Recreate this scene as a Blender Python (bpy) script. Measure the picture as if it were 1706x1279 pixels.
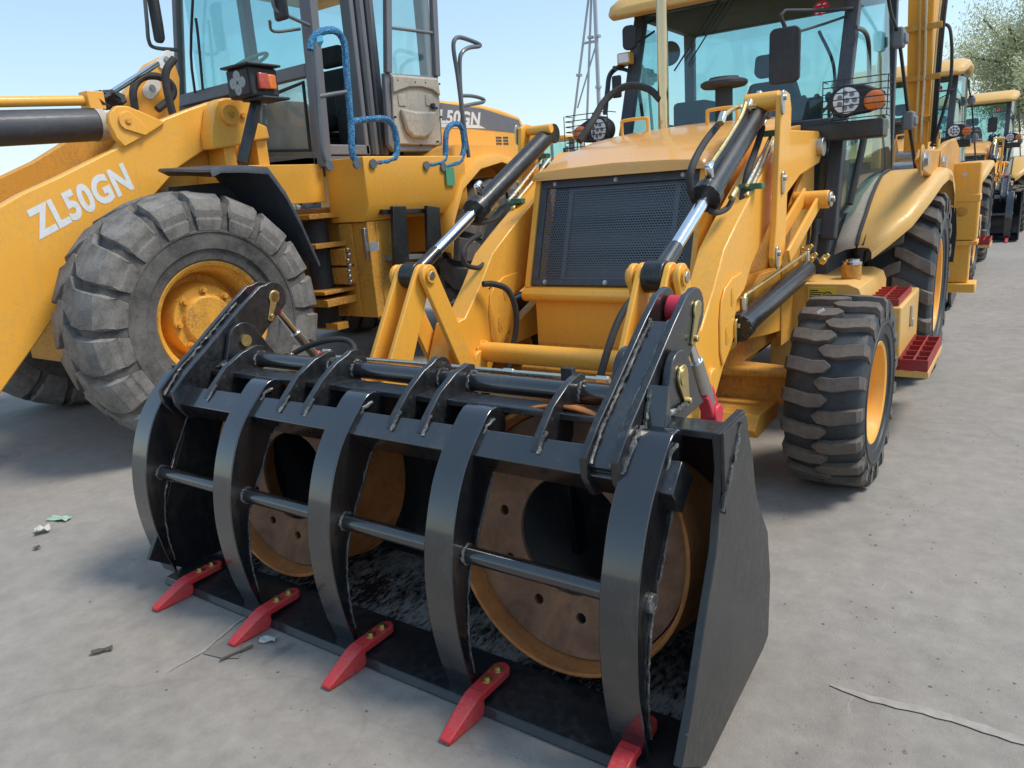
import bpy, math, random
import numpy as np
from mathutils import Vector, Matrix
random.seed(7)
for o in list(bpy.data.objects): bpy.data.objects.remove(o)
scene = bpy.context.scene
col = scene.collection

# ------------------------------------------------------------------ camera
IW, IH = 1706.0, 1279.0                       # photograph size, used for the pixel measurements
PPX, PPY = IW / 2, IH / 2
VPA = np.array([-983.0, 450.3]); VPB = np.array([1730.0, 255.0])   # vanishing points of the machine's two ground axes
_a = VPA - [PPX, PPY]; _b = VPB - [PPX, PPY]
FPX = math.sqrt(-float(_a @ _b))
AX = -np.array([_a[0], _a[1], FPX]); AX /= np.linalg.norm(AX)
AY = np.array([_b[0], _b[1], FPX]); AY /= np.linalg.norm(AY)
AZ = np.cross(AX, AY)
RM = np.array([AX, AY, AZ])                   # rows: world axes in camera coordinates (x right, y down, z forward)
CAM = np.array([1.769, 0.0, 1.53])
cam_data = bpy.data.cameras.new('camera'); cam = bpy.data.objects.new('camera', cam_data); col.objects.link(cam)
cam_data.sensor_width = 36.0; cam_data.lens = FPX / IW * 36.0
cam_data.clip_start = 0.05; cam_data.clip_end = 2000.0
M = Matrix.Identity(4)
for i in range(3):
    M[i][0] = RM[i][0]; M[i][1] = -RM[i][1]; M[i][2] = -RM[i][2]; M[i][3] = CAM[i]
cam.matrix_world = M
scene.camera = cam
scene.render.resolution_x = 1024; scene.render.resolution_y = 768

# ------------------------------------------------------------------ sky, sun, exposure
SUN_EL, SUN_AZ = math.radians(57), math.radians(60)    # azimuth measured from +Y (away from the camera) towards +X
world = bpy.data.worlds.new('World'); scene.world = world; world.use_nodes = True
wn = world.node_tree; wn.nodes.clear()
wo = wn.nodes.new('ShaderNodeOutputWorld'); wb = wn.nodes.new('ShaderNodeBackground'); ws = wn.nodes.new('ShaderNodeTexSky')
ws.sky_type = 'NISHITA'; ws.sun_disc = False; ws.sun_elevation = SUN_EL; ws.sun_rotation = SUN_AZ
ws.altitude = 0; ws.air_density = 1.3; ws.dust_density = 0.6; ws.ozone_density = 1.6
wb.inputs['Strength'].default_value = 0.075
# a thin, even veil of spring haze over the whole clear sky
wh = wn.nodes.new('ShaderNodeBackground'); wh.inputs[0].default_value = (.50, .73, .95, 1); wh.inputs[1].default_value = .25
wa = wn.nodes.new('ShaderNodeAddShader')
wn.links.new(ws.outputs[0], wb.inputs[0]); wn.links.new(wb.outputs[0], wa.inputs[0]); wn.links.new(wh.outputs[0], wa.inputs[1]); wn.links.new(wa.outputs[0], wo.inputs[0])
sl = bpy.data.lights.new('sun', 'SUN'); sl.energy = 2.0; sl.angle = math.radians(18.0); sl.color = (1.0, 0.93, 0.82)
sun = bpy.data.objects.new('sun', sl); col.objects.link(sun)
sdir = Vector((math.sin(SUN_AZ) * math.cos(SUN_EL), math.cos(SUN_AZ) * math.cos(SUN_EL), math.sin(SUN_EL)))
sun.rotation_euler = sdir.to_track_quat('Z', 'Y').to_euler(); sun.location = (0, 0, 30)
vs = scene.view_settings; vs.view_transform = 'Standard'; vs.look = 'None'; vs.exposure = 0.68; vs.gamma = 1.0
vs.use_curve_mapping = False

# ------------------------------------------------------------------ pixel -> place helpers (depth always from a known plane)
def _ray(px, py):
    return RM @ np.array([px - PPX, py - PPY, FPX])
def onx(px, py, x):
    d = _ray(px, py); t = (x - CAM[0]) / d[0]; return CAM + t * d
def ony(px, py, y):
    d = _ray(px, py); t = (y - CAM[1]) / d[1]; return CAM + t * d
def onz(px, py, z=0.0):
    d = _ray(px, py); t = (z - CAM[2]) / d[2]; return CAM + t * d
def S(x, *pts):
    return [tuple(onx(p[0], p[1], x)[1:]) for p in pts]
def Vx(px, py, x): return Vector(onx(px, py, x))
def Vy(px, py, y): return Vector(ony(px, py, y))
def Vz(px, py, z=0.0): return Vector(onz(px, py, z))

# ------------------------------------------------------------------ mesh builder
class MB:
    def __init__(s): s.v = []; s.f = []
    def add(s, vs, fs):
        b = len(s.v); s.v += [tuple(map(float, q)) for q in vs]; s.f += [tuple(i + b for i in q) for q in fs]; return s
    def box(s, x0, x1, y0, y1, z0, z1):
        vs = [(x, y, z) for z in (z0, z1) for y in (y0, y1) for x in (x0, x1)]
        return s.add(vs, [(0, 2, 3, 1), (4, 5, 7, 6), (0, 1, 5, 4), (2, 6, 7, 3), (0, 4, 6, 2), (1, 3, 7, 5)])
    def obox(s, c, a, b, n):          # centre and three half-axis vectors
        c, a, b, n = map(Vector, (c, a, b, n)); vs = []
        for k in (-1, 1):
            for j in (-1, 1):
                for i in (-1, 1): vs.append(c + a * i + b * j + n * k)
        return s.add(vs, [(0, 2, 3, 1), (4, 5, 7, 6), (0, 1, 5, 4), (2, 6, 7, 3), (0, 4, 6, 2), (1, 3, 7, 5)])
    def prism(s, poly, a0, a1, ax='x'):
        n = len(poly)
        mk = {'x': lambda p, a: (a, p[0], p[1]), 'y': lambda p, a: (p[0], a, p[1]), 'z': lambda p, a: (p[0], p[1], a)}[ax]
        vs = [mk(p, a0) for p in poly] + [mk(p, a1) for p in poly]
        fs = [tuple(range(n))[::-1], tuple(range(n, 2 * n))] + [(i, (i + 1) % n, n + (i + 1) % n, n + i) for i in range(n)]
        return s.add(vs, fs)
    def slab(s, quad, t):             # planar polygon (3d points) with thickness along its normal
        q = [Vector(p) for p in quad]; nrm = (q[1] - q[0]).cross(q[2] - q[0]).normalized() * t; n = len(q)
        vs = q + [p + nrm for p in q]
        return s.add(vs, [tuple(range(n))[::-1], tuple(range(n, 2 * n))] + [(i, (i + 1) % n, n + (i + 1) % n, n + i) for i in range(n)])
    def tube(s, p0, p1, r0, r1=None, n=14, caps=True):
        p0, p1 = Vector(p0), Vector(p1); r1 = r0 if r1 is None else r1
        d = (p1 - p0).normalized(); u = d.orthogonal().normalized(); w = d.cross(u)
        vs = []
        for p, r in ((p0, r0), (p1, r1)):
            for i in range(n):
                t = 2 * math.pi * i / n; vs.append(p + (u * math.cos(t) + w * math.sin(t)) * r)
        fs = [(i, (i + 1) % n, n + (i + 1) % n, n + i) for i in range(n)]
        if caps: fs += [tuple(range(n))[::-1], tuple(range(n, 2 * n))]
        return s.add(vs, fs)
    def path(s, pts, r, n=10, sub=6, smooth=True, caps=True, rj=0.0):
        pts = [Vector(p) for p in pts]
        if smooth and len(pts) > 2:
            q = [pts[0] * 2 - pts[1]] + pts + [pts[-1] * 2 - pts[-2]]; out = []
            for i in range(1, len(q) - 2):
                for k in range(sub):
                    t = k / sub; p0, p1, p2, p3 = q[i - 1], q[i], q[i + 1], q[i + 2]
                    out.append(0.5 * ((2 * p1) + (p2 - p0) * t + (2 * p0 - 5 * p1 + 4 * p2 - p3) * t * t + (3 * p1 - p0 - 3 * p2 + p3) * t ** 3))
            out.append(pts[-1]); pts = out
        m = len(pts); d = (pts[1] - pts[0]).normalized(); u = d.orthogonal().normalized(); vs = []
        for i, p in enumerate(pts):
            if i == 0: dd = pts[1] - pts[0]
            elif i == m - 1: dd = pts[-1] - pts[-2]
            else: dd = pts[i + 1] - pts[i - 1]
            dd.normalize(); u = (u - dd * u.dot(dd)).normalized(); w = dd.cross(u)
            for k in range(n):
                t = 2 * math.pi * k / n; rr = r * (1 + (random.uniform(-rj, rj) if rj else 0))
                vs.append(p + (u * math.cos(t) + w * math.sin(t)) * rr)
        fs = [(i * n + k, i * n + (k + 1) % n, (i + 1) * n + (k + 1) % n, (i + 1) * n + k) for i in range(m - 1) for k in range(n)]
        if caps: fs += [tuple(range(n))[::-1], tuple(range((m - 1) * n, m * n))]
        return s.add(vs, fs)
    def lathe(s, prof, c, ax, n=32, closed=False, cap=True):    # prof: (distance along axis, radius)
        c = Vector(c); ax = Vector(ax).normalized(); u = Vector((0, 0, 1)) if abs(ax.z) < .9 else Vector((0, 1, 0))
        u = (u - ax * u.dot(ax)).normalized(); w = ax.cross(u); m = len(prof); vs = []
        for a, r in prof:
            for i in range(n):
                t = 2 * math.pi * i / n; vs.append(c + ax * a + (u * math.cos(t) + w * math.sin(t)) * r)
        fs = []
        for j in range(m if closed else m - 1):
            k = (j + 1) % m
            for i in range(n): fs.append((j * n + i, j * n + (i + 1) % n, k * n + (i + 1) % n, k * n + i))
        if cap and not closed:
            if prof[0][1] > 1e-4: fs.append(tuple(range(n))[::-1])
            if prof[-1][1] > 1e-4: fs.append(tuple(range((m - 1) * n, m * n)))
        return s.add(vs, fs)
    def ball(s, c, r, n=14, m=8):
        r = r if isinstance(r, (tuple, list)) else (r, r, r); vs = []; fs = []
        for j in range(m + 1):
            ph = math.pi * j / m
            for i in range(n):
                t = 2 * math.pi * i / n
                vs.append((c[0] + r[0] * math.sin(ph) * math.cos(t), c[1] + r[1] * math.sin(ph) * math.sin(t), c[2] + r[2] * math.cos(ph)))
        for j in range(m):
            for i in range(n): fs.append((j * n + i, (j + 1) * n + i, (j + 1) * n + (i + 1) % n, j * n + (i + 1) % n))
        return s.add(vs, fs)
    def loft(s, secs, cap=True):      # equal-length closed sections
        n = len(secs[0]); vs = [p for q in secs for p in q]
        fs = [(j * n + i, j * n + (i + 1) % n, (j + 1) * n + (i + 1) % n, (j + 1) * n + i) for j in range(len(secs) - 1) for i in range(n)]
        if cap: fs += [tuple(range(n))[::-1], tuple(range((len(secs) - 1) * n, len(secs) * n))]
        return s.add(vs, fs)
    def sheet(s, rows, t=0.0, up=(0, 0, 1)):   # grid of points, optional thickness along a fixed direction
        n = len(rows[0]); m = len(rows); vs = [Vector(p) for r in rows for p in r]
        fs = [(j * n + i, j * n + i + 1, (j + 1) * n + i + 1, (j + 1) * n + i) for j in range(m - 1) for i in range(n - 1)]
        if not t: return s.add(vs, fs)
        up = Vector(up) * t; k = len(vs); vs2 = [p + up for p in vs]
        f2 = [tuple(q + k for q in f[::-1]) for f in fs]
        b = [i for i in range(n)] + [j * n + n - 1 for j in range(1, m)] + [(m - 1) * n + i for i in range(n - 2, -1, -1)] + [j * n for j in range(m - 2, 0, -1)]
        side = [(b[i], b[(i + 1) % len(b)], b[(i + 1) % len(b)] + k, b[i] + k) for i in range(len(b))]
        return s.add(vs + vs2, fs + f2 + [q[::-1] for q in side])

def smooth_poly(pts, sub=4):
    q = [np.array(p, float) for p in pts]; q = [2 * q[0] - q[1]] + q + [2 * q[-1] - q[-2]]; out = []
    for i in range(1, len(q) - 2):
        for k in range(sub):
            t = k / sub; p0, p1, p2, p3 = q[i - 1], q[i], q[i + 1], q[i + 2]
            out.append(tuple(0.5 * ((2 * p1) + (p2 - p0) * t + (2 * p0 - 5 * p1 + 4 * p2 - p3) * t * t + (3 * p1 - p0 - 3 * p2 + p3) * t ** 3)))
    out.append(tuple(q[-2])); return out
WL = {}                                # world position of every object's origin
def finish(o, label=None, cat=None, group=None, kind=None):
    if label: o['label'] = label
    if cat: o['category'] = cat
    if group: o['group'] = group
    if kind: o['kind'] = kind
    return o
def thing(name, loc, label, cat, group=None):
    o = bpy.data.objects.new(name, None); col.objects.link(o); o.location = loc; o.empty_display_size = .2
    WL[o.name] = Vector(loc); return finish(o, label, cat, group)
def fixn(me):
    import bmesh
    bm = bmesh.new(); bm.from_mesh(me); bmesh.ops.recalc_face_normals(bm, faces=bm.faces); bm.to_mesh(me); bm.free()
def obj(name, mb, mat, parent=None, bev=0.0, ang=35, seg=2, label=None):
    me = bpy.data.meshes.new(name); v = np.array(mb.v); c = (v.min(0) + v.max(0)) / 2
    if parent is None: c[2] = v[:, 2].min()
    me.from_pydata([tuple(p) for p in (v - c)], [], mb.f); fixn(me)
    me.materials.append(MATS[mat])
    me.polygons.foreach_set('use_smooth', [True] * len(me.polygons)); me.set_sharp_from_angle(angle=math.radians(ang))
    o = bpy.data.objects.new(name, me); col.objects.link(o); WL[o.name] = Vector(c)
    if parent is not None:
        o.parent = parent; o.location = Vector(c) - WL[parent.name]
    else: o.location = c
    if bev:
        m = o.modifiers.new('bevel', 'BEVEL'); m.width = bev; m.segments = seg; m.limit_method = 'ANGLE'; m.angle_limit = math.radians(40)
        m.harden_normals = False; m.use_clamp_overlap = True
    if label: o['label'] = label
    return o
def copy_tree(o, parent=None):
    c = o.copy(); col.objects.link(c); c.parent = parent
    for ch in o.children: copy_tree(ch, c)
    return c
def mir(poly): return [(-p[0], p[1], p[2]) for p in poly]
def txt_mesh(s, size, off=0.0, shear=0.0, space=1.0):
    cu = bpy.data.curves.new('t', 'FONT'); cu.body = s; cu.size = size; cu.offset = off; cu.shear = shear; cu.space_character = space; cu.resolution_u = 4
    o = bpy.data.objects.new('t', cu); col.objects.link(o); bpy.context.view_layer.update()
    dg = bpy.context.evaluated_depsgraph_get(); me = o.evaluated_get(dg).to_mesh()
    vs = [tuple(v.co) for v in me.vertices]; fs = [tuple(p.vertices) for p in me.polygons]
    o.evaluated_get(dg).to_mesh_clear(); bpy.data.objects.remove(o); bpy.data.curves.remove(cu); return vs, fs
# ------------------------------------------------------------------ materials
MATS = {}
def _nt(name):
    m = bpy.data.materials.new(name); m.use_nodes = True; nt = m.node_tree; MATS[name] = m
    return m, nt, nt.nodes['Principled BSDF']
def N(nt, t, **k):
    n = nt.nodes.new(t)
    for a, b in k.items():
        if a in n.inputs: n.inputs[a].default_value = b
        else: setattr(n, a, b)
    return n
def ramp(nt, fac, stops):
    r = nt.nodes.new('ShaderNodeValToRGB'); e = r.color_ramp.elements
    while len(e) > 1: e.remove(e[-1])
    e[0].position = stops[0][0]; e[0].color = stops[0][1]
    for p, c in stops[1:]:
        q = e.new(p); q.color = c
    nt.links.new(fac, r.inputs[0]); return r
def g(v): return (v, v, v, 1)
def noise(nt, scale, detail=6, rough=.6, vec=None, dist=0.0):
    n = N(nt, 'ShaderNodeTexNoise'); n.inputs['Scale'].default_value = scale; n.inputs['Detail'].default_value = detail
    n.inputs['Roughness'].default_value = rough; n.inputs['Distortion'].default_value = dist
    if vec is not None: nt.links.new(vec, n.inputs['Vector'])
    return n
def coords(nt, scale=(1, 1, 1), rot=(0, 0, 0), kind='Object'):
    t = nt.nodes.new('ShaderNodeTexCoord'); mp = nt.nodes.new('ShaderNodeMapping'); mp.inputs['Scale'].default_value = scale; mp.inputs['Rotation'].default_value = rot
    nt.links.new(t.outputs[kind], mp.inputs['Vector']); return mp.outputs[0]
def geo_pos(nt):
    return nt.nodes.new('ShaderNodeNewGeometry').outputs['Position']
def mix(nt, fac, a, b, blend='MIX'):
    m = nt.nodes.new('ShaderNodeMix'); m.data_type = 'RGBA'; m.blend_type = blend
    for i, x in ((0, fac), (6, a), (7, b)):
        if hasattr(x, 'is_output'): nt.links.new(x, m.inputs[i])
        else: m.inputs[i].default_value = x
    return m.outputs[2]
def bump(nt, b, h, strength=.3, dist=.01):
    n = nt.nodes.new('ShaderNodeBump'); n.inputs['Strength'].default_value = strength; n.inputs['Distance'].default_value = dist
    nt.links.new(h, n.inputs['Height']); nt.links.new(n.outputs[0], b.inputs['Normal']); return n
def paint(name, c, dirt=(.25, .18, .1, 1), dirtamt=.5, rough=.35, rvar=.25, coat=.3, bstr=.05, dscale=2.5, var=.12, spec=.5, cior=1.5):
    """sprayed machine paint: slight tone drift, dust film and specks, orange-peel relief"""
    m, nt, b = _nt(name); P = coords(nt)
    n1 = noise(nt, dscale, 5, .6, P); n2 = noise(nt, dscale * 14, 4, .65, P); n3 = noise(nt, 220, 2, .5, P)
    tone = mix(nt, n1.outputs[0], tuple(x * (1 - var) for x in c[:3]) + (1,), tuple(min(1, x * (1 + var)) for x in c[:3]) + (1,))
    mul = N(nt, 'ShaderNodeMath', operation='MULTIPLY'); nt.links.new(n1.outputs[0], mul.inputs[0]); nt.links.new(n2.outputs[0], mul.inputs[1])
    r = ramp(nt, mul.outputs[0], [(.22, g(0)), (.42, g(dirtamt))])
    colr = mix(nt, r.outputs[0], tone, dirt)
    if name.startswith(('yellow', 'slate', 'black_')) or name == 'tan_trim':     # run marks, specks and rubbed spots
        ns = noise(nt, 9, 4, .6, coords(nt, (3.0, 3.0, .35))); rs = ramp(nt, ns.outputs[0], [(.56, g(0)), (.72, g(.22))]); colr = mix(nt, rs.outputs[0], colr, dirt)
        nv = N(nt, 'ShaderNodeTexVoronoi'); nv.inputs['Scale'].default_value = 26; nt.links.new(P, nv.inputs['Vector']); rv = ramp(nt, nv.outputs[0], [(.045, g(.75)), (.085, g(0))])
        nk = noise(nt, 6, 2, .5, P); rk_ = ramp(nt, nk.outputs[0], [(.54, g(0)), (.60, g(1))]); mk = N(nt, 'ShaderNodeMath', operation='MULTIPLY'); nt.links.new(rv.outputs[0], mk.inputs[0]); nt.links.new(rk_.outputs[0], mk.inputs[1])
        colr = mix(nt, mk.outputs[0], colr, tuple(x * (1.6 if name.startswith('black') else .35) for x in dirt[:3]) + (1,))
    nt.links.new(colr, b.inputs['Base Color'])
    rr = ramp(nt, n2.outputs[0], [(.3, g(rough)), (.75, g(min(1, rough + rvar)))]); nt.links.new(rr.outputs[0], b.inputs['Roughness'])
    b.inputs['Coat Weight'].default_value = coat; b.inputs['Coat Roughness'].default_value = .12; b.inputs['Coat IOR'].default_value = cior; b.inputs['Specular IOR Level'].default_value = spec
    bump(nt, b, n3.outputs[0], bstr, .002); return m
paint('yellow', (.93, .425, .044, 1), dirt=(.60, .34, .10, 1), dirtamt=.45, rough=.42)
paint('yellow_hood', (.84, .395, .072, 1), dirt=(.58, .36, .16, 1), dirtamt=.55, rough=.26, coat=.55, var=.06)
paint('yellow_dusty', (.74, .42, .10, 1), dirt=(.56, .38, .17, 1), dirtamt=.85, rough=.45, coat=.15, dscale=4)
paint('yellow_rusty', (.82, .39, .045, 1), dirt=(.20, .10, .04, 1), dirtamt=.75, rough=.5, coat=.05, dscale=5)
paint('yellow_shop', (.66, .31, .04, 1), dirt=(.22, .12, .05, 1), dirtamt=.7, rough=.5, coat=.05, dscale=3)
paint('yellow_lens', (.80, .50, .03, 1), dirtamt=.1)
paint('black_gloss', (.009, .011, .014, 1), dirt=(.12, .11, .10, 1), dirtamt=.16, rough=.26, coat=.6, rvar=.3, dscale=3, spec=.5, cior=1.5)
paint('black_satin', (.010, .012, .014, 1), dirt=(.07, .068, .064, 1), dirtamt=.3, rough=.34, coat=.35, spec=.4, cior=1.5)
paint('black_plastic', (.022, .024, .028, 1), dirt=(.10, .10, .10, 1), dirtamt=.3, rough=.55, coat=0)
paint('slate', (.15, .155, .175, 1), dirt=(.2, .19, .17, 1), dirtamt=.4, rough=.5, coat=.05)
paint('slate_dark', (.045, .052, .065, 1), dirt=(.15, .14, .13, 1), dirtamt=.3, rough=.45, coat=.1)
paint('tan_trim', (.46, .41, .34, 1), dirt=(.2, .17, .13, 1), dirtamt=.5, rough=.62, coat=0)
paint('grey_rail', (.10, .115, .13, 1), dirt=(.25, .22, .2, 1), dirtamt=.3, rough=.4)
paint('red', (.66, .035, .040, 1), dirt=(.40, .16, .13, 1), dirtamt=.6, rough=.42, coat=.15, dscale=7)
paint('red_eye', (.62, .02, .05, 1), dirt=(.4, .1, .1, 1), dirtamt=.2, rough=.4, coat=.2)
paint('dark_red', (.34, .02, .022, 1), dirt=(.15, .08, .06, 1), dirtamt=.6, rough=.5, coat=.05)
paint('hose', (.022, .022, .024, 1), dirt=(.12, .11, .1, 1), dirtamt=.35, rough=.6, coat=0)
paint('green_clamp', (.015, .17, .10, 1), dirtamt=.3, rough=.4)
paint('green_label', (.05, .30, .16, 1), dirtamt=.2, rough=.5)
paint('white', (.78, .78, .76, 1), dirt=(.45, .42, .38, 1), dirtamt=.35, rough=.5, coat=0)
paint('interior', (.03, .033, .037, 1), dirtamt=.3, rough=.7, coat=0)
paint('seat', (.018, .021, .026, 1), dirt=(.09, .09, .09, 1), dirtamt=.4, rough=.75, coat=0)
paint('orange_lens', (.75, .16, .01, 1), dirt=(.9, .4, .1, 1), dirtamt=.4, rough=.15, coat=.8, dscale=9)
paint('red_lens', (.5, .05, .03, 1), dirtamt=.2, rough=.15, coat=.8)
paint('lamp_white', (.88, .89, .90, 1), dirt=(.5, .5, .5, 1), dirtamt=.3, rough=.15, coat=.9)
paint('lamp_grey', (.20, .21, .22, 1), dirtamt=.2, rough=.2, coat=.8)
paint('label_yellow', (.80, .55, .05, 1), dirtamt=.1, rough=.5, coat=.1)
paint('weld', (.05, .05, .05, 1), dirt=(.27, .265, .25, 1), dirtamt=.8, rough=.35, coat=.1, dscale=12)
def metal(name, c, rough=.2, rv=.15, scale=60):
    m, nt, b = _nt(name); P = coords(nt); n = noise(nt, scale, 3, .6, P)
    b.inputs['Base Color'].default_value = c; b.inputs['Metallic'].default_value = 1
    r = ramp(nt, n.outputs[0], [(.3, g(rough)), (.7, g(rough + rv))]); nt.links.new(r.outputs[0], b.inputs['Roughness']); return m
metal('chrome', (.80, .82, .84, 1), .10, .08); metal('steel', (.52, .51, .49, 1), .28, .2); metal('zinc_gold', (.66, .52, .24, 1), .28, .2)
metal('zinc_pipe', (.74, .70, .55, 1), .22, .15); metal('stack', (.66, .47, .28, 1), .10, .14, 30); metal('radiator', (.17, .175, .185, 1), .4, .2)
def rubber(name, c1, c2, scale=6, lo=.35, hi=.65, rough=.8):
    m, nt, b = _nt(name); P = coords(nt); n = noise(nt, scale, 8, .68, P); n2 = noise(nt, 90, 4, .6, P)
    a = N(nt, 'ShaderNodeMath', operation='MULTIPLY_ADD'); nt.links.new(n2.outputs[0], a.inputs[0]); a.inputs[1].default_value = .35; nt.links.new(n.outputs[0], a.inputs[2])
    r = ramp(nt, a.outputs[0], [(lo + .17, c1), (hi + .17, c2)]); nt.links.new(r.outputs[0], b.inputs['Base Color'])
    b.inputs['Roughness'].default_value = rough; bump(nt, b, n2.outputs[0], .25, .004); return m
rubber('tyre_new', (.016, .020, .024, 1), (.055, .060, .064, 1), 5, .35, .75, .55)
rubber('lug_new', (.08, .066, .055, 1), (.165, .14, .118, 1), 8, .35, .7, .75)
rubber('tyre_dusty', (.030, .028, .026, 1), (.17, .157, .142, 1), 5, .28, .66, .9)
rubber('lug_dusty', (.058, .053, .048, 1), (.245, .226, .203, 1), 6, .28, .62, .9)
def rust(name, c1, c2, c3, scale=7):
    m, nt, b = _nt(name); P = coords(nt); n = noise(nt, scale, 8, .65, P, .6); n2 = noise(nt, 120, 4, .6, P)
    r = ramp(nt, n.outputs[0], [(.3, c1), (.52, c2), (.72, c3)]); c = mix(nt, .35, r.outputs[0], n2.outputs[1], 'OVERLAY'); nt.links.new(c, b.inputs['Base Color'])
    b.inputs['Roughness'].default_value = .85; b.inputs['Metallic'].default_value = .0; bump(nt, b, n2.outputs[0], .15, .002)
rust('rust_barrel', (.30, .105, .032, 1), (.48, .180, .048, 1), (.58, .26, .085, 1)); rust('rust_disc', (.15, .075, .045, 1), (.25, .13, .075, 1), (.36, .175, .085, 1))
# worn bucket floor: black paint rubbed through to pale dust in flecks
m, nt, b = _nt('bucket_floor'); P = coords(nt)
v1 = N(nt, 'ShaderNodeTexVoronoi'); v1.inputs['Scale'].default_value = 45; nt.links.new(P, v1.inputs['Vector'])
n1 = noise(nt, 60, 7, .72, coords(nt, (1, .45, 1)), .5); n2 = noise(nt, 3.0, 5, .65, P)
a = N(nt, 'ShaderNodeMath', operation='MULTIPLY_ADD'); nt.links.new(n2.outputs[0], a.inputs[0]); a.inputs[1].default_value = .95; nt.links.new(n1.outputs[0], a.inputs[2]); a2 = N(nt, 'ShaderNodeMath', operation='MULTIPLY'); nt.links.new(a.outputs[0], a2.inputs[0]); a2.inputs[1].default_value = .7; a = a2
r = ramp(nt, a.outputs[0], [(.635, (.010, .011, .012, 1)), (.675, (.055, .052, .048, 1)), (.78, (.24, .22, .195, 1))])
nt.links.new(r.outputs[0], b.inputs['Base Color']); rr = ramp(nt, a.outputs[0], [(.64, g(.25)), (.74, g(.8))]); nt.links.new(rr.outputs[0], b.inputs['Roughness'])
bump(nt, b, n1.outputs[0], .3, .004)
# black cast straps with brownish handling dust
m, nt, b = _nt('tine_black'); P = coords(nt); n1 = noise(nt, 3.5, 6, .6, P); n2 = noise(nt, 60, 5, .7, coords(nt, (1, 1, .25)))
a = N(nt, 'ShaderNodeMath', operation='MULTIPLY_ADD'); nt.links.new(n2.outputs[0], a.inputs[0]); a.inputs[1].default_value = .5; nt.links.new(n1.outputs[0], a.inputs[2])
r = ramp(nt, a.outputs[0], [(.6, (.008, .010, .013, 1)), (.82, (.013, .013, .014, 1)), (.98, (.042, .036, .030, 1))]); nt.links.new(r.outputs[0], b.inputs['Base Color'])
rr = ramp(nt, a.outputs[0], [(.5, g(.16)), (.95, g(.42))]); nt.links.new(rr.outputs[0], b.inputs['Roughness'])
b.inputs['Coat Weight'].default_value = 1.0; b.inputs['Coat Roughness'].default_value = .07; b.inputs['Coat IOR'].default_value = 1.62; b.inputs['Specular IOR Level'].default_value = .5; bump(nt, b, n2.outputs[0], .05, .002)
# cab glass
def glass(name, tint, refl=.9, rough=.0, film=(.008, .04)):
    m, nt, b = _nt(name); nt.nodes.remove(b); out = nt.nodes['Material Output']
    t = N(nt, 'ShaderNodeBsdfTransparent'); t.inputs[0].default_value = tint; gl = N(nt, 'ShaderNodeBsdfGlossy'); gl.inputs['Roughness'].default_value = rough; gl.inputs[0].default_value = (refl, refl, refl, 1)
    ge = nt.nodes.new('ShaderNodeNewGeometry'); dt = N(nt, 'ShaderNodeVectorMath', operation='DOT_PRODUCT'); nt.links.new(ge.outputs['Normal'], dt.inputs[0]); nt.links.new(ge.outputs['Incoming'], dt.inputs[1])
    def mth(op, a, b_=None):
        q = N(nt, 'ShaderNodeMath', operation=op)
        for i, x in enumerate((a, b_)):
            if x is None: continue
            if hasattr(x, 'is_output'): nt.links.new(x, q.inputs[i])
            else: q.inputs[i].default_value = x
        return q.outputs[0]
    fr = mth('ADD', mth('MULTIPLY', mth('POWER', mth('SUBTRACT', 1.0, mth('ABSOLUTE', dt.outputs['Value'])), 5.0),   .60), .065); mx = N(nt, 'ShaderNodeMixShader')
    nt.links.new(fr, mx.inputs[0]); nt.links.new(t.outputs[0], mx.inputs[1]); nt.links.new(gl.outputs[0], mx.inputs[2]); last = mx.outputs[0]
    d = N(nt, 'ShaderNodeBsdfDiffuse'); d.inputs[0].default_value = (.55, .62, .60, 1); P = coords(nt); n = noise(nt, 3, 5, .6, P); r = ramp(nt, n.outputs[0], [(.35, g(film[0])), (.75, g(film[1]))])
    mx2 = N(nt, 'ShaderNodeMixShader'); nt.links.new(r.outputs[0], mx2.inputs[0]); nt.links.new(last, mx2.inputs[1]); nt.links.new(d.outputs[0], mx2.inputs[2]); nt.links.new(mx2.outputs[0], out.inputs[0])
glass('glass', (.77, .92, .925, 1), film=(.012, .06)); glass('glass_dark', (.66, .78, .80, 1)); glass('glass_clear', (.92, .97, .96, 1)); glass('glass_film', (.90, .95, .93, 1), film=(.14, .34))
# wrapped plastic film on handrails
m, nt, b = _nt('blue_wrap'); P = coords(nt); n1 = noise(nt, 70, 6, .7, P, 1.5)
r = ramp(nt, n1.outputs[0], [(.38, (.004, .055, .17, 1)), (.52, (.012, .19, .42, 1)), (.64, (.20, .52, .70, 1))]); nt.links.new(r.outputs[0], b.inputs['Base Color']); b.inputs['Roughness'].default_value = .25; bump(nt, b, n1.outputs[0], .9, .012)
paint('blue_film', (.03, .30, .48, 1), dirtamt=.1, rough=.3)
# concrete yard
m, nt, b = _nt('concrete'); P = geo_pos(nt)
mp = N(nt, 'ShaderNodeMapping'); mp.inputs['Scale'].default_value = (1.0, .30, 1); mp.inputs['Rotation'].default_value = (0, 0, .45); nt.links.new(P, mp.inputs['Vector'])
n1 = noise(nt, .8, 8, .62, P, .3); n2 = noise(nt, 9, 8, .72, P); n3 = noise(nt, 14, 6, .7, mp.outputs[0], .6); n4 = noise(nt, 160, 3, .6, P); n5 = noise(nt, .22, 3, .5, P)
base = ramp(nt, n1.outputs[0], [(.28, (.248, .219, .188, 1)), (.5, (.288, .257, .222, 1)), (.72, (.325, .291, .252, 1))])
c2 = mix(nt, .55, base.outputs[0], ramp(nt, n2.outputs[0], [(.25, g(.28)), (.75, g(.70))]).outputs[0], 'OVERLAY')
cool = ramp(nt, n5.outputs[0], [(.45, g(0)), (.66, g(.35))]); c2 = mix(nt, cool.outputs[0], c2, (.235, .245, .245, 1))
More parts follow.
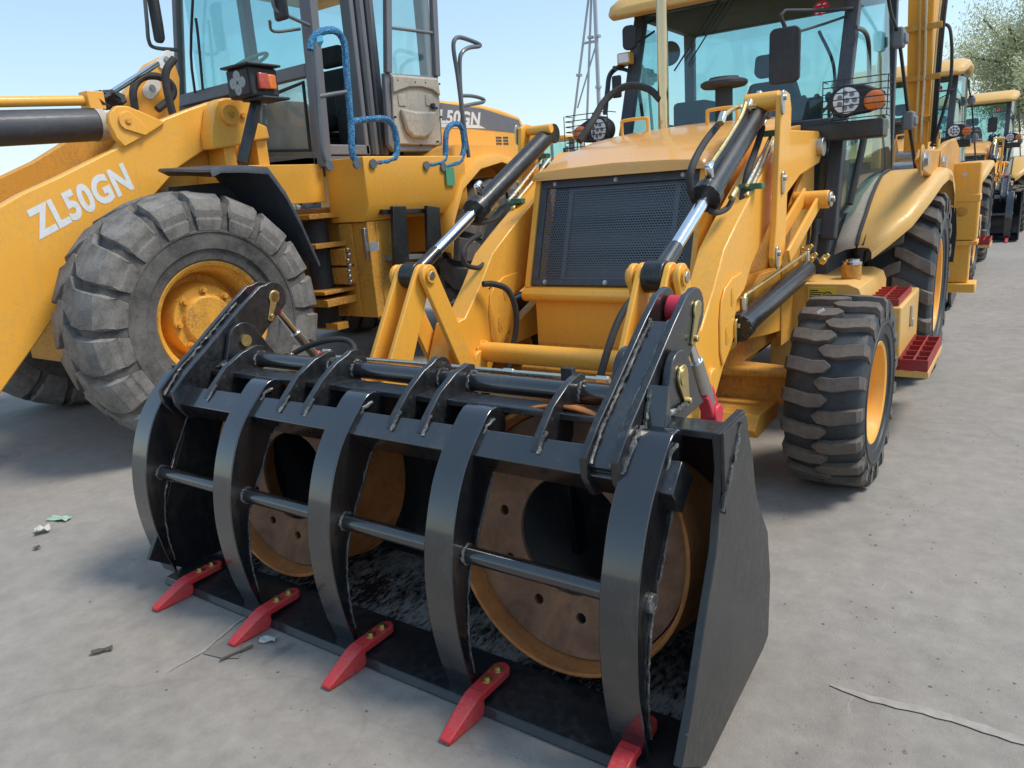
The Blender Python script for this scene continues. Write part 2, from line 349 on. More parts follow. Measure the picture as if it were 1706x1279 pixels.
scr = ramp(nt, n3.outputs[0], [(.66, g(0)), (.74, g(.5))]); c3 = mix(nt, scr.outputs[0], c2, (.46, .44, .41, 1))
st = noise(nt, 2.2, 5, .6, P, 1.0); sr = ramp(nt, st.outputs[0], [(.66, g(0)), (.74, g(.55))]); c4 = mix(nt, sr.outputs[0], c3, (.13, .12, .108, 1))
vo = N(nt, 'ShaderNodeTexVoronoi'); vo.inputs['Scale'].default_value = 7; nt.links.new(P, vo.inputs['Vector']); vr = ramp(nt, vo.outputs[0], [(.030, g(.8)), (.05, g(0))]); c5 = mix(nt, vr.outputs[0], c4, (.07, .06, .05, 1))
cr = noise(nt, .9, 3, .5, P); crw = N(nt, 'ShaderNodeTexVoronoi', feature='DISTANCE_TO_EDGE'); crw.inputs['Scale'].default_value = .33
wv = N(nt, 'ShaderNodeVectorMath', operation='ADD'); nt.links.new(P, wv.inputs[0]); nt.links.new(cr.outputs[1], wv.inputs[1]); nt.links.new(wv.outputs[0], crw.inputs['Vector'])
crr = ramp(nt, crw.outputs[0], [(.0015, g(.16)), (.004, g(0))]); c6 = mix(nt, crr.outputs[0], c5, (.12, .11, .10, 1))
nt.links.new(c6, b.inputs['Base Color']); b.inputs['Roughness'].default_value = .85
h = N(nt, 'ShaderNodeMath', operation='ADD'); nt.links.new(n2.outputs[0], h.inputs[0]); nt.links.new(n4.outputs[0], h.inputs[1]); bump(nt, b, h.outputs[0], .35, .006)
m, nt, b = _nt('paint_worn'); P = geo_pos(nt); n = noise(nt, 16, 7, .75, P); r = ramp(nt, n.outputs[0], [(.42, (.31, .276, .238, 1)), (.70, (.42, .385, .34, 1))]); nt.links.new(r.outputs[0], b.inputs['Base Color']); b.inputs['Roughness'].default_value = .85
paint('ground_dark', (.205, .183, .158, 1), dirt=(.26, .232, .2, 1), dirtamt=.5, rough=.8, coat=0, dscale=6)
paint('leaf', (.09, .075, .05, 1), dirtamt=.3, rough=.8, coat=0); paint('paper', (.55, .53, .48, 1), dirtamt=.3, rough=.8, coat=0); paint('wrapper', (.28, .48, .34, 1), dirt=(.7, .75, .7, 1), dirtamt=.8, rough=.4, coat=.2, dscale=30)
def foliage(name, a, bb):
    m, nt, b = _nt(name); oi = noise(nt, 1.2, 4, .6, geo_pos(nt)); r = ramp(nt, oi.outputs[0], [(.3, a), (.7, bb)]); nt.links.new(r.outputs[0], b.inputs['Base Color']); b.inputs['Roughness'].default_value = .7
foliage('leaves_pale', (.46, .48, .25, 1), (.62, .62, .38, 1)); paint('bark', (.10, .085, .065, 1), rough=.9, coat=0, dirtamt=.3)  # leaf colour lightened to carry the haze of distance
paint('mast_grey', (.42, .45, .48, 1), dirtamt=.2, rough=.5, coat=0)
paint('grit', (.17, .15, .125, 1), dirt=(.38, .35, .31, 1), dirtamt=1.0, rough=.9, coat=0, dscale=3)
# ------------------------------------------------------------------ the yard
o = obj('ground', MB().add([(-900, -300, 0), (900, -300, 0), (900, 1500, 0), (-900, 1500, 0)], [(0, 1, 2, 3)]), 'concrete'); o['kind'] = 'structure'
# ================================================================== the backhoe loader in front
BH = thing('backhoe_loader', (0, 4.6, 0), 'yellow backhoe loader in front with black grapple bucket holding two rusty wheel rims', 'backhoe loader')

def rnd(c, r, a0, a1, n=8):
    return [(c[0] + r * math.cos(math.radians(a0 + (a1 - a0) * i / n)), c[1] + r * math.sin(math.radians(a0 + (a1 - a0) * i / n))) for i in range(n + 1)]
def bead(pts, r=.007, sub=4, n=6):
    """lumpy weld bead along a polyline"""
    P = [Vector(p) for p in pts]; out = []
    for a, b2 in zip(P[:-1], P[1:]):
        k = max(2, int((b2 - a).length / .011))
        for i in range(k): out.append(a.lerp(b2, i / k) + Vector((random.uniform(-1, 1), random.uniform(-1, 1), random.uniform(-1, 1))) * r * .35)
    out.append(P[-1]); return MB().path(out, r * .8, n=n, smooth=False, rj=.35)
def bolt_mb(c, ax, r=.014, h=.012, washer=True):
    c = Vector(c); ax = Vector(ax).normalized(); m = MB()
    if washer: m.tube(c, c + ax * h * .3, r * 1.5, n=14)
    m.tube(c + ax * h * .3, c + ax * h, r, n=6); return m

# ---- bucket --------------------------------------------------------------
SP = S(1.175, (1196.7, 722.7), (1238, 682), (1241.5, 701.6), (1252, 763), (1255, 800), (1259, 830), (1276.7, 885), (1281, 960), (1278, 1037), (1269, 1061), (1173, 1252), (1132, 1279), (1150, 1182), (1169, 1053), (1190.8, 916), (1200.5, 780))
SP = [p if p[1] > .14 else (p[0], p[1] - .045) for p in SP]
back = [(2.12, .055), (2.17, .09), (2.185, .2), (2.175, .42), (2.10, .58), (2.0, .72), (1.905, .85), (1.880, .892)]
inner = [(2.08, .075), (2.14, .11), (2.16, .2), (2.15, .41), (2.075, .57), (1.975, .71), (1.88, .84), (1.862, .868)]
bk = MB().prism(back + inner[::-1], -1.155, 1.155); bk.prism([(1.79, .868), (1.8795, .870), (1.8795, .891), (1.79, .889)], -1.154, 1.154)
BUCKET = obj('bucket', bk, 'black_gloss', BH, .003)
obj('bucket_floor_plate', MB().prism([(1.66, .012), (2.12, .050), (2.12, .072), (1.66, .034)], -1.154, 1.154), 'bucket_floor', BUCKET)
obj('cutting_edge', MB().prism([(1.485, .006), (1.50, .030), (1.70, .052), (1.705, .035), (1.70, .008)], -1.178, 1.15), 'black_satin', BUCKET, .003)
for s in (-1, 1):
    obj('side_plate', MB().prism(SP, s * 1.157, s * 1.18), 'black_satin', BUCKET, .003)
    up = S(1.18, (1199, 722), (1236, 688), (1241, 706), (1238, 722), (1229, 760), (1216, 820), (1203, 856), (1201, 790))
    obj('side_reinforcement', MB().prism(up, s * 1.1805, s * 1.190), 'black_satin', BUCKET, .002)
    wp = S(1.192, (1234, 706), (1226, 750), (1214, 806), (1204, 852)); obj('weld_bead', bead([(s * 1.19, p[0], p[1]) for p in wp], .008), 'weld', BUCKET)
    # hinge brackets behind the bucket that reach the lift arms
    obj('hinge_bracket', MB().prism([(2.10, .25), (2.6, .30), (2.92, .40), (2.96, .50), (2.9, .56), (2.4, .62), (2.02, .74)], s * .70, s * .73), 'black_satin', BUCKET, .003)
    obj('hinge_bracket', MB().prism([(2.10, .25), (2.6, .30), (2.92, .40), (2.96, .50), (2.9, .56), (2.4, .62), (2.02, .74)], s * .50, s * .53), 'black_satin', BUCKET, .003)
for k, cx in enumerate((-1.0, -.5, 0.0, .5, 1.0)):
    t = MB(); secs = []
    for y, z0, z1, w in ((1.335, .004, .018, .019), (1.36, .003, .028, .021), (1.45, .002, .066, .027), (1.475, .002, .074, .028), (1.50, .004, .078, .027)):
        secs.append([(cx - w, y, z0), (cx + w, y, z0), (cx + w, y, z1), (cx - w, y, z1)])
    t.loft(secs)
    arc = [(cx + .030 * math.cos(a), 1.625 + .030 * math.sin(a)) for a in np.linspace(0, math.pi, 9)]
    t.prism([(cx + .028, 1.49)] + arc + [(cx - .028, 1.49)], .050, .076, 'z'); t.prism([(cx - .022, 1.50), (cx + .022, 1.50), (cx + .022, 1.56), (cx - .022, 1.56)], .0, .010, 'z')
    obj('tooth', t, 'red', BUCKET, .004)
    for y in (1.555, 1.612):
        obj('bolt', bolt_mb((cx, y, .0765), (0, 0, 1), .011, .014).add(*(lambda q: (q.v, q.f))(MB().lathe([(0, .019), (.001, .019), (.0012, .0165)], (cx, y, .0755), (0, 0, 1), 16))), 'zinc_gold', BUCKET)

# ---- grapple -------------------------------------------------------------
E1, E2 = (1.628, .783), (1.694, .844); dn = (.072, -.077)
GR = obj('grapple_beam', MB().prism([E1, E2, (E2[0] + dn[0], E2[1] + dn[1]), (E1[0] + dn[0], E1[1] + dn[1])], -1.05, .93), 'tine_black', BH, .004)
TF = smooth_poly([(1.538, .030), (1.515, .10), (1.497, .175), (1.480, .29), (1.477, .41), (1.492, .53), (1.527, .645), (1.572, .735), (1.628, .805), (1.690, .862)], 4)
TB = [(1.775, .735), (1.715, .690)] + S(-.055, (603, 809), (585, 877), (579, 927), (582, 992), (593, 1044))
arch = [(1.708, .878), (1.732, .892), (1.762, .896), (1.790, .884), (1.806, .860), (1.808, .825), (1.800, .79)]
TB = smooth_poly(TB, 3); TXR = (-1.15, -.585, -.055, .463, 1.05); TW = .108
for k, xr in enumerate(TXR):
    tn = obj('tine', MB().prism(TF + arch + TB, xr - TW, xr), 'tine_black', GR, .004)
    wl = [(xr + .003, p[0] - .004, p[1]) for p in TB[3:]]; obj('weld_bead', bead(wl, .0045), 'weld', GR)
    obj('weld_bead', bead([(xr + .004, 1.668, .80), (xr + .004, 1.700, .852), (xr + .006, 1.74, .862)], .007), 'weld', GR)
_b = ony(389, 818, 1.560); bp = (_b[1], _b[2])
obj('lower_bar', MB().tube((-1.20, bp[0], bp[1]), (.975, bp[0], bp[1]), .027, n=20), 'tine_black', GR)
for xr in TXR[:-1]: obj('weld_bead', bead([(xr + .004, bp[0] + .029 * math.cos(a), bp[1] + .029 * math.sin(a)) for a in np.linspace(0, 2 * math.pi, 15)], .006), 'weld', GR)
obj('bar_stub', MB().tube((1.048, bp[0], bp[1]), (1.062, bp[0], bp[1]), .026, n=16), 'weld', GR, .003)
obj('beam_end', MB().prism([(E1[0] - .004, E1[1] - .012), (E2[0], E2[1] - .008), (E2[0] + dn[0], E2[1] + dn[1]), (E1[0] + dn[0] - .012, E1[1] + dn[1] - .012)], 1.04, 1.088), 'black_gloss', GR, .003)
TT = (1.935, .912)
obj('top_tube', MB().tube((-1.06, TT[0], TT[1]), (.86, TT[0], TT[1]), .033, n=24), 'tine_black', GR)
for (px, py, big) in ((348, 654.5, 0), (468, 674.5, 0), (508.6, 680, 1), (653, 702.7, 1), (704, 711.5, 0), (893.6, 740, 0)):
    x = ony(px, py, 1.675)[0]
    if big: gp = [(1.655, .812), (1.678, .845), (1.76, .915), (1.84, .962)] + rnd((1.93, .93), .062, 130, -60, 8) + [(1.88, .82), (1.80, .76), (1.72, .80)]
    else: gp = [(1.655, .812), (1.678, .845), (1.76, .918), (1.85, .962), (1.925, .978), (1.955, .968), (1.96, .90), (1.91, .83), (1.82, .76), (1.72, .79)]
    obj('gusset', MB().prism(gp, x - .013, x + .013), 'black_gloss', GR, .003)
    obj('weld_bead', bead([(x + .015, 1.652, .808), (x + .016, 1.69, .847), (x + .016, 1.705, .858)], .007), 'weld', GR)
    obj('weld_bead', bead([(x + .015, TT[0] + .036 * math.cos(a), TT[1] + .036 * math.sin(a)) for a in np.linspace(.9, 3.7, 8)], .006), 'weld', GR)
BR = [(1.612, .78), (1.607, .84), (1.685, .908), (1.785, .978), (1.895, 1.058), (1.995, 1.13), (2.10, 1.198)] + rnd((2.165, 1.140), .070, 120, -50, 9) + [(2.12, 1.02), (2.03, .945), (1.96, .88), (1.87, .80), (1.79, .735), (1.72, .705), (1.655, .715)]
for side, (xa, xb) in ((1, (.845, .937)), (-1, (-1.142, -1.05))):
    for x in (xa, xb): obj('bracket_plate', MB().prism(BR, x - .011, x + .011), 'black_gloss', GR, .003)
    wpl = [(1.622, .812), (1.70, .895), (1.80, .965), (1.91, 1.045), (2.03, 1.128)]
    m = MB()
    m.prism(wpl + [(p[0] + .012, p[1] - .018) for p in wpl[::-1]], xa + .0115, xb - .0115); obj('bracket_web', m, 'tine_black', GR)
    for x, dx in ((xa + .012, .004), (xb - .012, -.004)): obj('weld_bead', bead([(x + dx, p[0] - .003, p[1] + .006) for p in wpl], .0065), 'weld', GR)
    if side == 1:
        obj('bracket_gusset', MB().prism([(1.76, .885), (1.80, 1.0), (1.815, .9)], .95, 1.01), 'tine_black', GR, .002)
        obj('weld_bead', bead([(.95, 1.63, .80), (.952, 1.70, .875), (.955, 1.76, .895), (.96, 1.80, .99)], .009), 'weld', GR)
    pc = Vector(((xa + xb) / 2, 2.165, 1.140))
    obj('cylinder_eye', MB().tube(pc - Vector((.030, 0, 0)), pc + Vector((.030, 0, 0)), .046, n=24), 'red_eye', GR, .006)
    obj('pin', MB().tube((xa - .03, 2.165, 1.14), (xb + .02, 2.165, 1.14), .022, n=16), 'zinc_gold', GR)
    obj('pin_keeper', MB().prism(rnd((2.165, 1.14), .032, 30, 210, 8) + rnd((2.125, 1.055), .018, 210, 390, 6), xb + .0115, xb + .020).tube((xb + .02, 2.128, 1.06), (xb + .032, 2.128, 1.06), .011, n=6), 'zinc_gold', GR, .002)
    # ear plates standing on the bucket shelf
    ep = rnd((1.955, .985), .078, 150, 20, 8) + [(2.10, .90), (2.14, .86), (1.98, .85), (1.80, .900), (1.85, .92)]
    for x in (xb + .032, xa - .032):
        obj('ear_plate', MB().prism(ep, x - .012, x + .012), 'black_gloss', BUCKET, .003)
    xo = xb + .0445
    obj('pin', MB().tube((xa - .06, 1.955, .985), (xo + .012, 1.955, .985), .026, n=18), 'zinc_gold', BUCKET)
    if side == 1: obj('pin_keeper', MB().prism(rnd((1.955, .985), .036, 30, 210, 8) + rnd((1.985, .905), .016, 210, 390, 6), xo, xo + .009).tube((xo, 1.983, .908), (xo + .02, 1.983, .908), .010, n=6), 'zinc_gold', BUCKET, .002)
    obj('weld_bead', bead([(xb + .05, 1.82, .905), (xb + .055, 1.90, .902), (xb + .05, 1.98, .90)], .010), 'weld', BUCKET)
    # grapple cylinder
    xc = (xa + xb) / 2; top = Vector((xc, 2.165, 1.14)); bot = Vx(1190, 690, .9); bot = Vector((xc, bot.y, bot.z)); d = (bot - top).normalized(); L = (bot - top).length
    gc = obj('grapple_cylinder', MB().tube(top + d * (L * .45), top + d * (L * .88), .026, n=18), 'steel', BH, .003)
    obj('rod', MB().tube(top + d * .06, top + d * (L * .60), .017, n=16), 'chrome', gc)
    obj('rod_end', MB().tube(top + d * .03, top + d * .10, .026, .022, n=16), 'red_eye', gc, .003)
    obj('base_clevis', MB().obox(bot - d * .05, (.022, 0, 0), d * .075, d.cross(Vector((1, 0, 0))) * .034).tube(bot - Vector((.03, 0, 0)), bot + Vector((.03, 0, 0)), .04, n=18), 'red_eye', gc, .006)
# thin hydraulic pipes lying behind the top tube
PIPE = obj('grapple_pipe', MB().path([Vy(530, 593, 2.12), Vy(700, 606, 2.12), Vy(850, 620, 2.12), Vy(1016, 634, 2.12)], .010, sub=4), 'zinc_pipe', BH)
obj('pipe', MB().path([Vy(560, 617, 2.14), Vy(640, 624, 2.14), Vy(690, 629, 2.14)], .008, sub=4), 'zinc_pipe', PIPE)
q = Vy(947, 626, 2.12); obj('pipe_clamp', MB().box(q.x - .022, q.x + .022, q.y - .015, q.y + .015, q.z - .02, q.z + .03), 'black_plastic', PIPE, .003)
for px, py in ((848, 619), (1004, 632), (482, 592), (545, 586)):
    q = Vy(px, py, 2.12); obj('pipe_fitting', MB().tube(q - Vector((.022, 0, 0)), q + Vector((.022, 0, 0)), .014, n=6), 'zinc_pipe', PIPE, .002)
obj('grapple_hose', MB().path([Vy(484, 592, 2.16), Vy(510, 578, 2.2), Vy(545, 567, 2.24), Vy(575, 566, 2.28), Vy(589, 577, 2.28), Vy(585, 592, 2.24), Vy(560, 596, 2.2)], .013, sub=7), 'hose', BH)

# ---- lift arms, links and cylinders (mirrored pairs) ----------------------
ARM = S(.68, (1308, 216), (1278, 274.5), (1229.6, 368), (1207, 416), (1190, 480), (1169.5, 547.7), (1156, 560)) + [(2.74, .70), (2.72, .50), (2.82, .40), (2.98, .46)] + \
      S(.68, (1205, 612.7), (1220, 575), (1227.7, 550), (1226, 528), (1227.7, 502), (1240, 484), (1252, 442), (1282, 375), (1312, 322), (1333, 292), (1365, 271), (1370, 252), (1369, 237), (1365, 218))
HUMP = S(.69, (1236, 453), (1220, 463), (1209, 480), (1203, 500), (1200.5, 534), (1201, 586), (1205, 610), (1219, 575), (1226.5, 550), (1225, 528), (1226.5, 502), (1238, 484), (1245, 470))
for s in (1, -1):
    A = obj('lift_arm', MB().prism(ARM, s * .56, s * .68), 'yellow', BH, .006)
    for x0, x1 in ((.6805, .690), (.5595, .550)):
        obj('arm_doubler', MB().prism(HUMP, s * x0, s * x1), 'yellow', A, .006)
        sg = 1 if x0 > .6 else -1; xx = s * (x1 + sg * .0005)
        pv = S(.69, (1196, 612))[0]; obj('pivot_boss', MB().tube((s * (x0 + sg * .002), pv[0] - .10, pv[1] - .03), (s * (x1 + sg * .02), pv[0] - .10, pv[1] - .03), .052, n=24), 'yellow', A, .006)
        for pp_ in ((1220, 492), (1211, 556)):
            h = S(.69, pp_)[0]; obj('lightening_slot', MB().prism(rnd((h[0], h[1] + .02), .018, 0, 180, 6) + rnd((h[0], h[1] - .03), .018, 180, 360, 6), xx, xx + s * sg * .002), 'yellow_rusty', A)
    pn = S(.69, (1225, 553))[0]; obj('pin_keeper', MB().prism(rnd((pn[0], pn[1] + .04), .026, 0, 180, 6) + rnd((pn[0], pn[1] - .04), .020, 180, 360, 6), s * .691, s * .703).tube((s * .70, pn[0], pn[1] + .03), (s * .715, pn[0], pn[1] + .03), .013, n=6), 'zinc_gold', A, .002)
    pv = S(.68, (1365, 245))[0]; obj('arm_pivot', MB().tube((s * .60, pv[0] - .03, pv[1]), (s * .715, pv[0] - .03, pv[1]), .055, n=20), 'steel', A, .004)
    # upper lever
    LV = S(.73, (1295, 172), (1296, 158), (1302, 151), (1309, 156), (1312, 180), (1311, 216), (1306, 300), (1302, 400), (1300, 431), (1293, 446), (1285, 445), (1282, 430), (1287, 370), (1291, 260))
    lv = obj('lever', MB().prism(LV, s * .722, s * .750), 'yellow', BH, .005)
    for pq in ((1303, 166), (1303, 300), (1293, 425)):
        h = S(.75, pq)[0]; obj('pin_keeper', MB().prism(rnd((h[0], h[1] + .02), .024, 0, 180, 6) + rnd((h[0], h[1] - .05), .018, 180, 360, 6), s * .751, s * .760).tube((s * .755, h[0], h[1] + .01), (s * .772, h[0], h[1] + .01), .014, n=6), 'steel', lv, .002)
    h = S(.73, (1302, 166))[0]; obj('pin', MB().tube((s * .56, h[0], h[1]), (s * .722, h[0], h[1]), .045 if s == 1 else .026, n=20), 'yellow', lv, .004)
    a, b2 = S(.73, (1298, 424))[0], S(.73, (1350, 333))[0]
    lk = obj('levelling_link', MB().obox((s * .70, (a[0] + b2[0]) / 2, (a[1] + b2[1]) / 2 + .035), (.008, 0, 0), (0, (b2[0] - a[0]) / 2, (b2[1] - a[1]) / 2), (0, -.02, .035)), 'yellow', BH, .003)
    obj('link_plate', MB().obox((s * .775, (a[0] + b2[0]) / 2, (a[1] + b2[1]) / 2 - .01), (.008, 0, 0), (0, (b2[0] - a[0]) / 2, (b2[1] - a[1]) / 2), (0, -.02, .032)), 'yellow', lk, .003)
    obj('pin', MB().tube((s * .64, b2[0], b2[1]), (s * .83, b2[0], b2[1]), .05, n=20), 'yellow', lk, .004)
    obj('pin_cap', MB().tube((s * .83, b2[0], b2[1]), (s * .845, b2[0], b2[1]), .042, n=16).tube((s * .845, b2[0], b2[1]), (s * .86, b2[0], b2[1]), .018, n=6), 'steel', lk, .003)
    # tipping links : an A of two levers on one pin
    P0 = (2.64, 1.178); P1 = (2.30, .58); P2 = (2.885, .66)
    def bar(p, q, w0, w1):
        dy, dz = q[0] - p[0], q[1] - p[1]; L = math.hypot(dy, dz); a0 = math.degrees(math.atan2(dz, dy))
        return rnd(p, w0, a0 + 90, a0 + 270, 8) + rnd(q, w1, a0 - 90, a0 + 90, 8)
    tl = None
    for x0, x1 in ((.548, .572), (.658, .684)):
        m = MB().prism(bar(P0, P1, .055, .085), s * x0, s * x1)
        o = obj('tipping_lever', m, 'yellow', BH if tl is None else tl, .005); tl = tl or o
    wb_ = [(P0[0] - .01, P0[1] - .14), (P1[0] + .06, P1[1] + .05)]; dd = Vector((0, wb_[1][0] - wb_[0][0], wb_[1][1] - wb_[0][1])); c = Vector((s * .615, (wb_[0][0] + wb_[1][0]) / 2, (wb_[0][1] + wb_[1][1]) / 2))
    obj('lever_web', MB().obox(c, (.043, 0, 0), dd / 2, Vector((0, -dd.z, dd.y)).normalized() * .008), 'yellow', tl, .002)
    gl = None
    for x0, x1 in ((.510, .534), (.698, .722)):
        o = obj('guide_link', MB().prism(bar(P0, P2, .052, .055), s * x0, s * x1), 'yellow', BH if gl is None else gl, .005); gl = gl or o
        for pt in (P0, P2): obj('bolt', bolt_mb((s * (x0 if x0 < .6 else x1), pt[0], pt[1]), (-s if x0 < .6 else s, 0, 0), .022, .016), 'steel', gl, .002)
    # tilt cylinder
    T0 = Vector((s * .615, P0[0], P0[1])); T1 = Vector((s * .615, 3.94, 1.838)); d = (T1 - T0).normalized(); L = (T1 - T0).length
    tc = obj('tilt_cylinder', MB().tube(T0 + d * (L * .405), T1 - d * .03, .050, n=28), 'black_satin', BH, .004)
    obj('rod', MB().tube(T0 + d * .20, T0 + d * (L * .41), .0275, n=20), 'chrome', tc)
    obj('rod_collar', MB().tube(T0 + d * .04, T0 + d * .21, .034, .030, n=20), 'black_gloss', tc, .002)
    obj('rod_bush', MB().tube(T0 - Vector((.041, 0, 0)), T0 + Vector((.041, 0, 0)), .062, n=26), 'black_satin', tc, .005)
    obj('pin', MB().tube(T0 - Vector((.118, 0, 0)), T0 + Vector((.118, 0, 0)), .034, n=18), 'yellow_rusty', tc)
    gl_ = T0 + d * (L * .400); m = MB().tube(gl_, gl_ + d * .055, .066, n=24)
    for k in range(10):
        t = k * math.pi / 5; u = Vector((1, 0, 0)); w = d.cross(u); pp_ = gl_ - d * .004 + (u * math.cos(t) + w * math.sin(t)) * .056; m.tube(pp_, pp_ + d * .02, .011, n=6)
    obj('gland', m, 'black_satin', tc, .002)
    obj('base_eye', MB().tube(T1 - Vector((.045, 0, 0)), T1 + Vector((.045, 0, 0)), .055, n=20), 'black_satin', tc, .004)
    upv = Vector((0, -d.z, d.y)); e0 = gl_ + d * .09 + upv * .05
    obj('port_elbow', MB().tube(e0, e0 + upv * .05, .020, n=8).tube(e0 + upv * .045 - d * .01, e0 + upv * .045 + d * .035, .017, n=8), 'chrome', tc, .003)
    if s == 1: obj('port_pipe', MB().path([e0 + upv * .045 + d * .03, e0 + upv * .04 + d * .25, e0 + upv * .045 + d * .48, e0 + upv * .07 + d * .58], .010), 'zinc_gold', tc)
    # lift cylinder
    c0, c1 = Vector((s * .70, *S(.70, (1228, 548))[0])), Vector((s * .70, *S(.70, (1343, 449))[0])); d2 = (c1 - c0).normalized(); L2 = (c1 - c0).length
    lc = obj('lift_cylinder', MB().tube(c0 + d2 * .03, c1, .056, n=26), 'black_satin', BH, .004)
    m = MB().tube(c0 + d2 * .01, c0 + d2 * .08, .066, n=22)
    for k in range(10):
        t = k * math.pi / 5; u = Vector((1, 0, 0)); w = d2.cross(u); pp_ = c0 + (u * math.cos(t) + w * math.sin(t)) * .055; m.tube(pp_, pp_ + d2 * .03, .011, n=6)
    obj('gland', m, 'black_satin', lc, .002)
    up2 = Vector((0, -d2.z, d2.y))
    obj('port_pipe', MB().path([c0 + d2 * .10 + up2 * .06, c0 + d2 * .11 + up2 * .12, c0 + d2 * .25 + up2 * .125, c1 - d2 * .1 + up2 * .10, c1 + up2 * .09, c1 + d2 * .06 + up2 * .05], .009, sub=5), 'zinc_gold', lc)
    obj('port_elbow', MB().tube(c0 + d2 * .10 + up2 * .05, c0 + d2 * .10 + up2 * .125, .018, n=8).tube(c1 + up2 * .05, c1 + up2 * .11, .020, n=8), 'zinc_pipe', lc, .002)
    # hoses and pipes running down each arm
    def HX(pts, x): return [Vector((s * x if not isinstance(p, tuple) or len(p) == 2 else s * p[2], *onx(p[0], p[1], x if len(p) == 2 else p[2])[1:])) for p in pts]
    if s == 1:
        H = obj('hydraulic_hose', MB().path(HX([(1197, 207), (1172, 240), (1153, 278), (1150, 310), (1158, 335)], .56), .016, sub=7), 'hose', BH)
        obj('hose', MB().path(HX([(1270, 212), (1262, 240), (1246, 285), (1238, 325), (1229, 357)], .64), .016, sub=6), 'hose', H)
        obj('hose_pipe', MB().path(HX([(1200, 200), (1214, 186), (1228, 178), (1244, 175), (1258, 163)], .58), .011), 'zinc_gold', H)
        obj('hose_pipe', MB().path(HX([(1244, 177), (1262, 177), (1275, 182), (1277, 193), (1271, 208)], .62), .011), 'zinc_pipe', H)
        for pq in ((1247, 176), (1263, 162), (1203, 197), (1271, 204)): obj('fitting', MB().tube(HX([pq], .60)[0] - Vector((0, .022, .022)), HX([pq], .60)[0] + Vector((0, .022, .022)), .019, n=6), 'zinc_pipe', H, .003)
    p2 = obj('arm_pipe', MB().path(HX([(1211, 352, .60), (1204, 385, .60), (1190, 430, .60), (1172, 474, .60)], .60), .010), 'zinc_pipe', BH)
    for dx in (0, 9): obj('pipe', MB().path(HX([(1285 + dx, 225), (1265 + dx, 268), (1245 + dx, 308)], .67), .009), 'zinc_pipe', p2)
    for pq in ((1252, 310), (1284, 222)):
        q = HX([pq], .67)[0]; obj('pipe_clamp', MB().box(q.x - .055, q.x + .055, q.y - .025, q.y + .025, q.z - .014, q.z + .014), 'green_clamp', p2, .004)
    for pq in ((1222, 322), (1247, 320)):
        q = HX([pq], .66)[0]; obj('fitting', MB().tube(q - d * .04, q + d * .04, .015, n=8), 'zinc_gold', p2, .003)
    q = HX([(1173, 482)], .60)[0]; obj('pipe_bracket', MB().obox(q, (.04, 0, 0), d * .03, upv * .006), 'zinc_pipe', p2, .002)
    obj('hose', MB().path(HX([(1221, 330), (1212, 346), (1196, 354), (1184, 352)], .64), .013), 'hose', p2)
    obj('hose', MB().path(HX([(1245, 330), (1232, 372), (1222, 395), (1205, 430)], .66), .013), 'hose', p2)
m = MB().tube((-.56, 3.06, .725), (.56, 3.06, .725), .052, n=28)
CT = obj('cross_tube', m, 'yellow', BH)
for s in (-1, 1): obj('weld_bead', bead([(s * .552, 3.06 + .055 * math.cos(a), .725 + .055 * math.sin(a)) for a in np.linspace(0, 6.28, 20)], .007), 'yellow', CT)
obj('bucket_hose', MB().path([Vx(805, 473, -.52), Vx(822, 473, -.5), Vx(845, 482, -.46), Vx(858, 510, -.44), Vx(860, 545, -.44), Vx(852, 590, -.46), Vx(842, 628, -.46)], .016, sub=7), 'hose', BH)
obj('bucket_hose', MB().path([Vx(1075, 482, .36), Vx(1050, 502, .36), Vx(1030, 535, .36), Vx(1012, 585, .36), Vx(998, 635, .36)], .016, sub=7), 'hose', BH)
obj('bucket_hose', MB().path([Vx(800, 390, -.60), Vx(782, 402, -.60), Vx(771, 420, -.60), Vx(776, 440, -.60), Vx(795, 446, -.60), Vx(806, 440, -.60)], .013, sub=7), 'hose', BH)

# ---- hood, grille, chassis -----------------------------------------------
def hsec(y, w, zt, zb, r=.07):
    pts = [(-w, y, zb)]; 
    for a in np.linspace(180, 90, 6): pts.append((-w + r + r * math.cos(math.radians(a)), y, zt - r + r * math.sin(math.radians(a)) - .0))
    for xx in (-.5, 0, .5): pts.append((xx * (w - r) * 1.3, y, zt + .018 * (1 - (xx * 1.3) ** 2)))
    for a in np.linspace(90, 0, 6): pts.append((w - r + r * math.cos(math.radians(a)), y, zt - r + r * math.sin(math.radians(a))))
    pts.append((w, y, zb)); return pts
HOOD = obj('hood', MB().loft([hsec(3.522, .482, 1.592, 1.572, .018), hsec(3.53, .484, 1.614, 1.572, .035), hsec(3.62, .486, 1.645, 1.578, .06), hsec(3.715, .486, 1.675, 1.578, .06), hsec(3.72, .487, 1.677, 1.1), hsec(3.85, .488, 1.715, 1.1), hsec(4.15, .49, 1.778, 1.1), hsec(4.5, .49, 1.822, 1.1), hsec(5.0, .49, 1.862, 1.1)]), 'yellow_hood', BH, 0, 50)
for cx in (-.27, .27):
    obj('hood_handle', MB().path([(cx - .085, 4.38, 1.79), (cx - .085, 4.38, 1.875), (cx - .07, 4.38, 1.897), (cx + .07, 4.38, 1.897), (cx + .085, 4.38, 1.875), (cx + .085, 4.38, 1.79)], .0105, sub=5), 'yellow', HOOD)
GB, GT = (3.40, 1.028), (3.575, 1.568)         # grille plane, bottom and top (y,z)
gy = Vector((0, GT[0] - GB[0], GT[1] - GB[1])); gl = gy.length; gyn = gy.normalized(); gx = Vector((1, 0, 0)); gn = gyn.cross(gx) * -1; gn = Vector((0, -gyn.z, gyn.y))
def GP(x, t, n=0.0): return Vector((x, GB[0], GB[1])) + gyn * t + gn * n
m = MB()
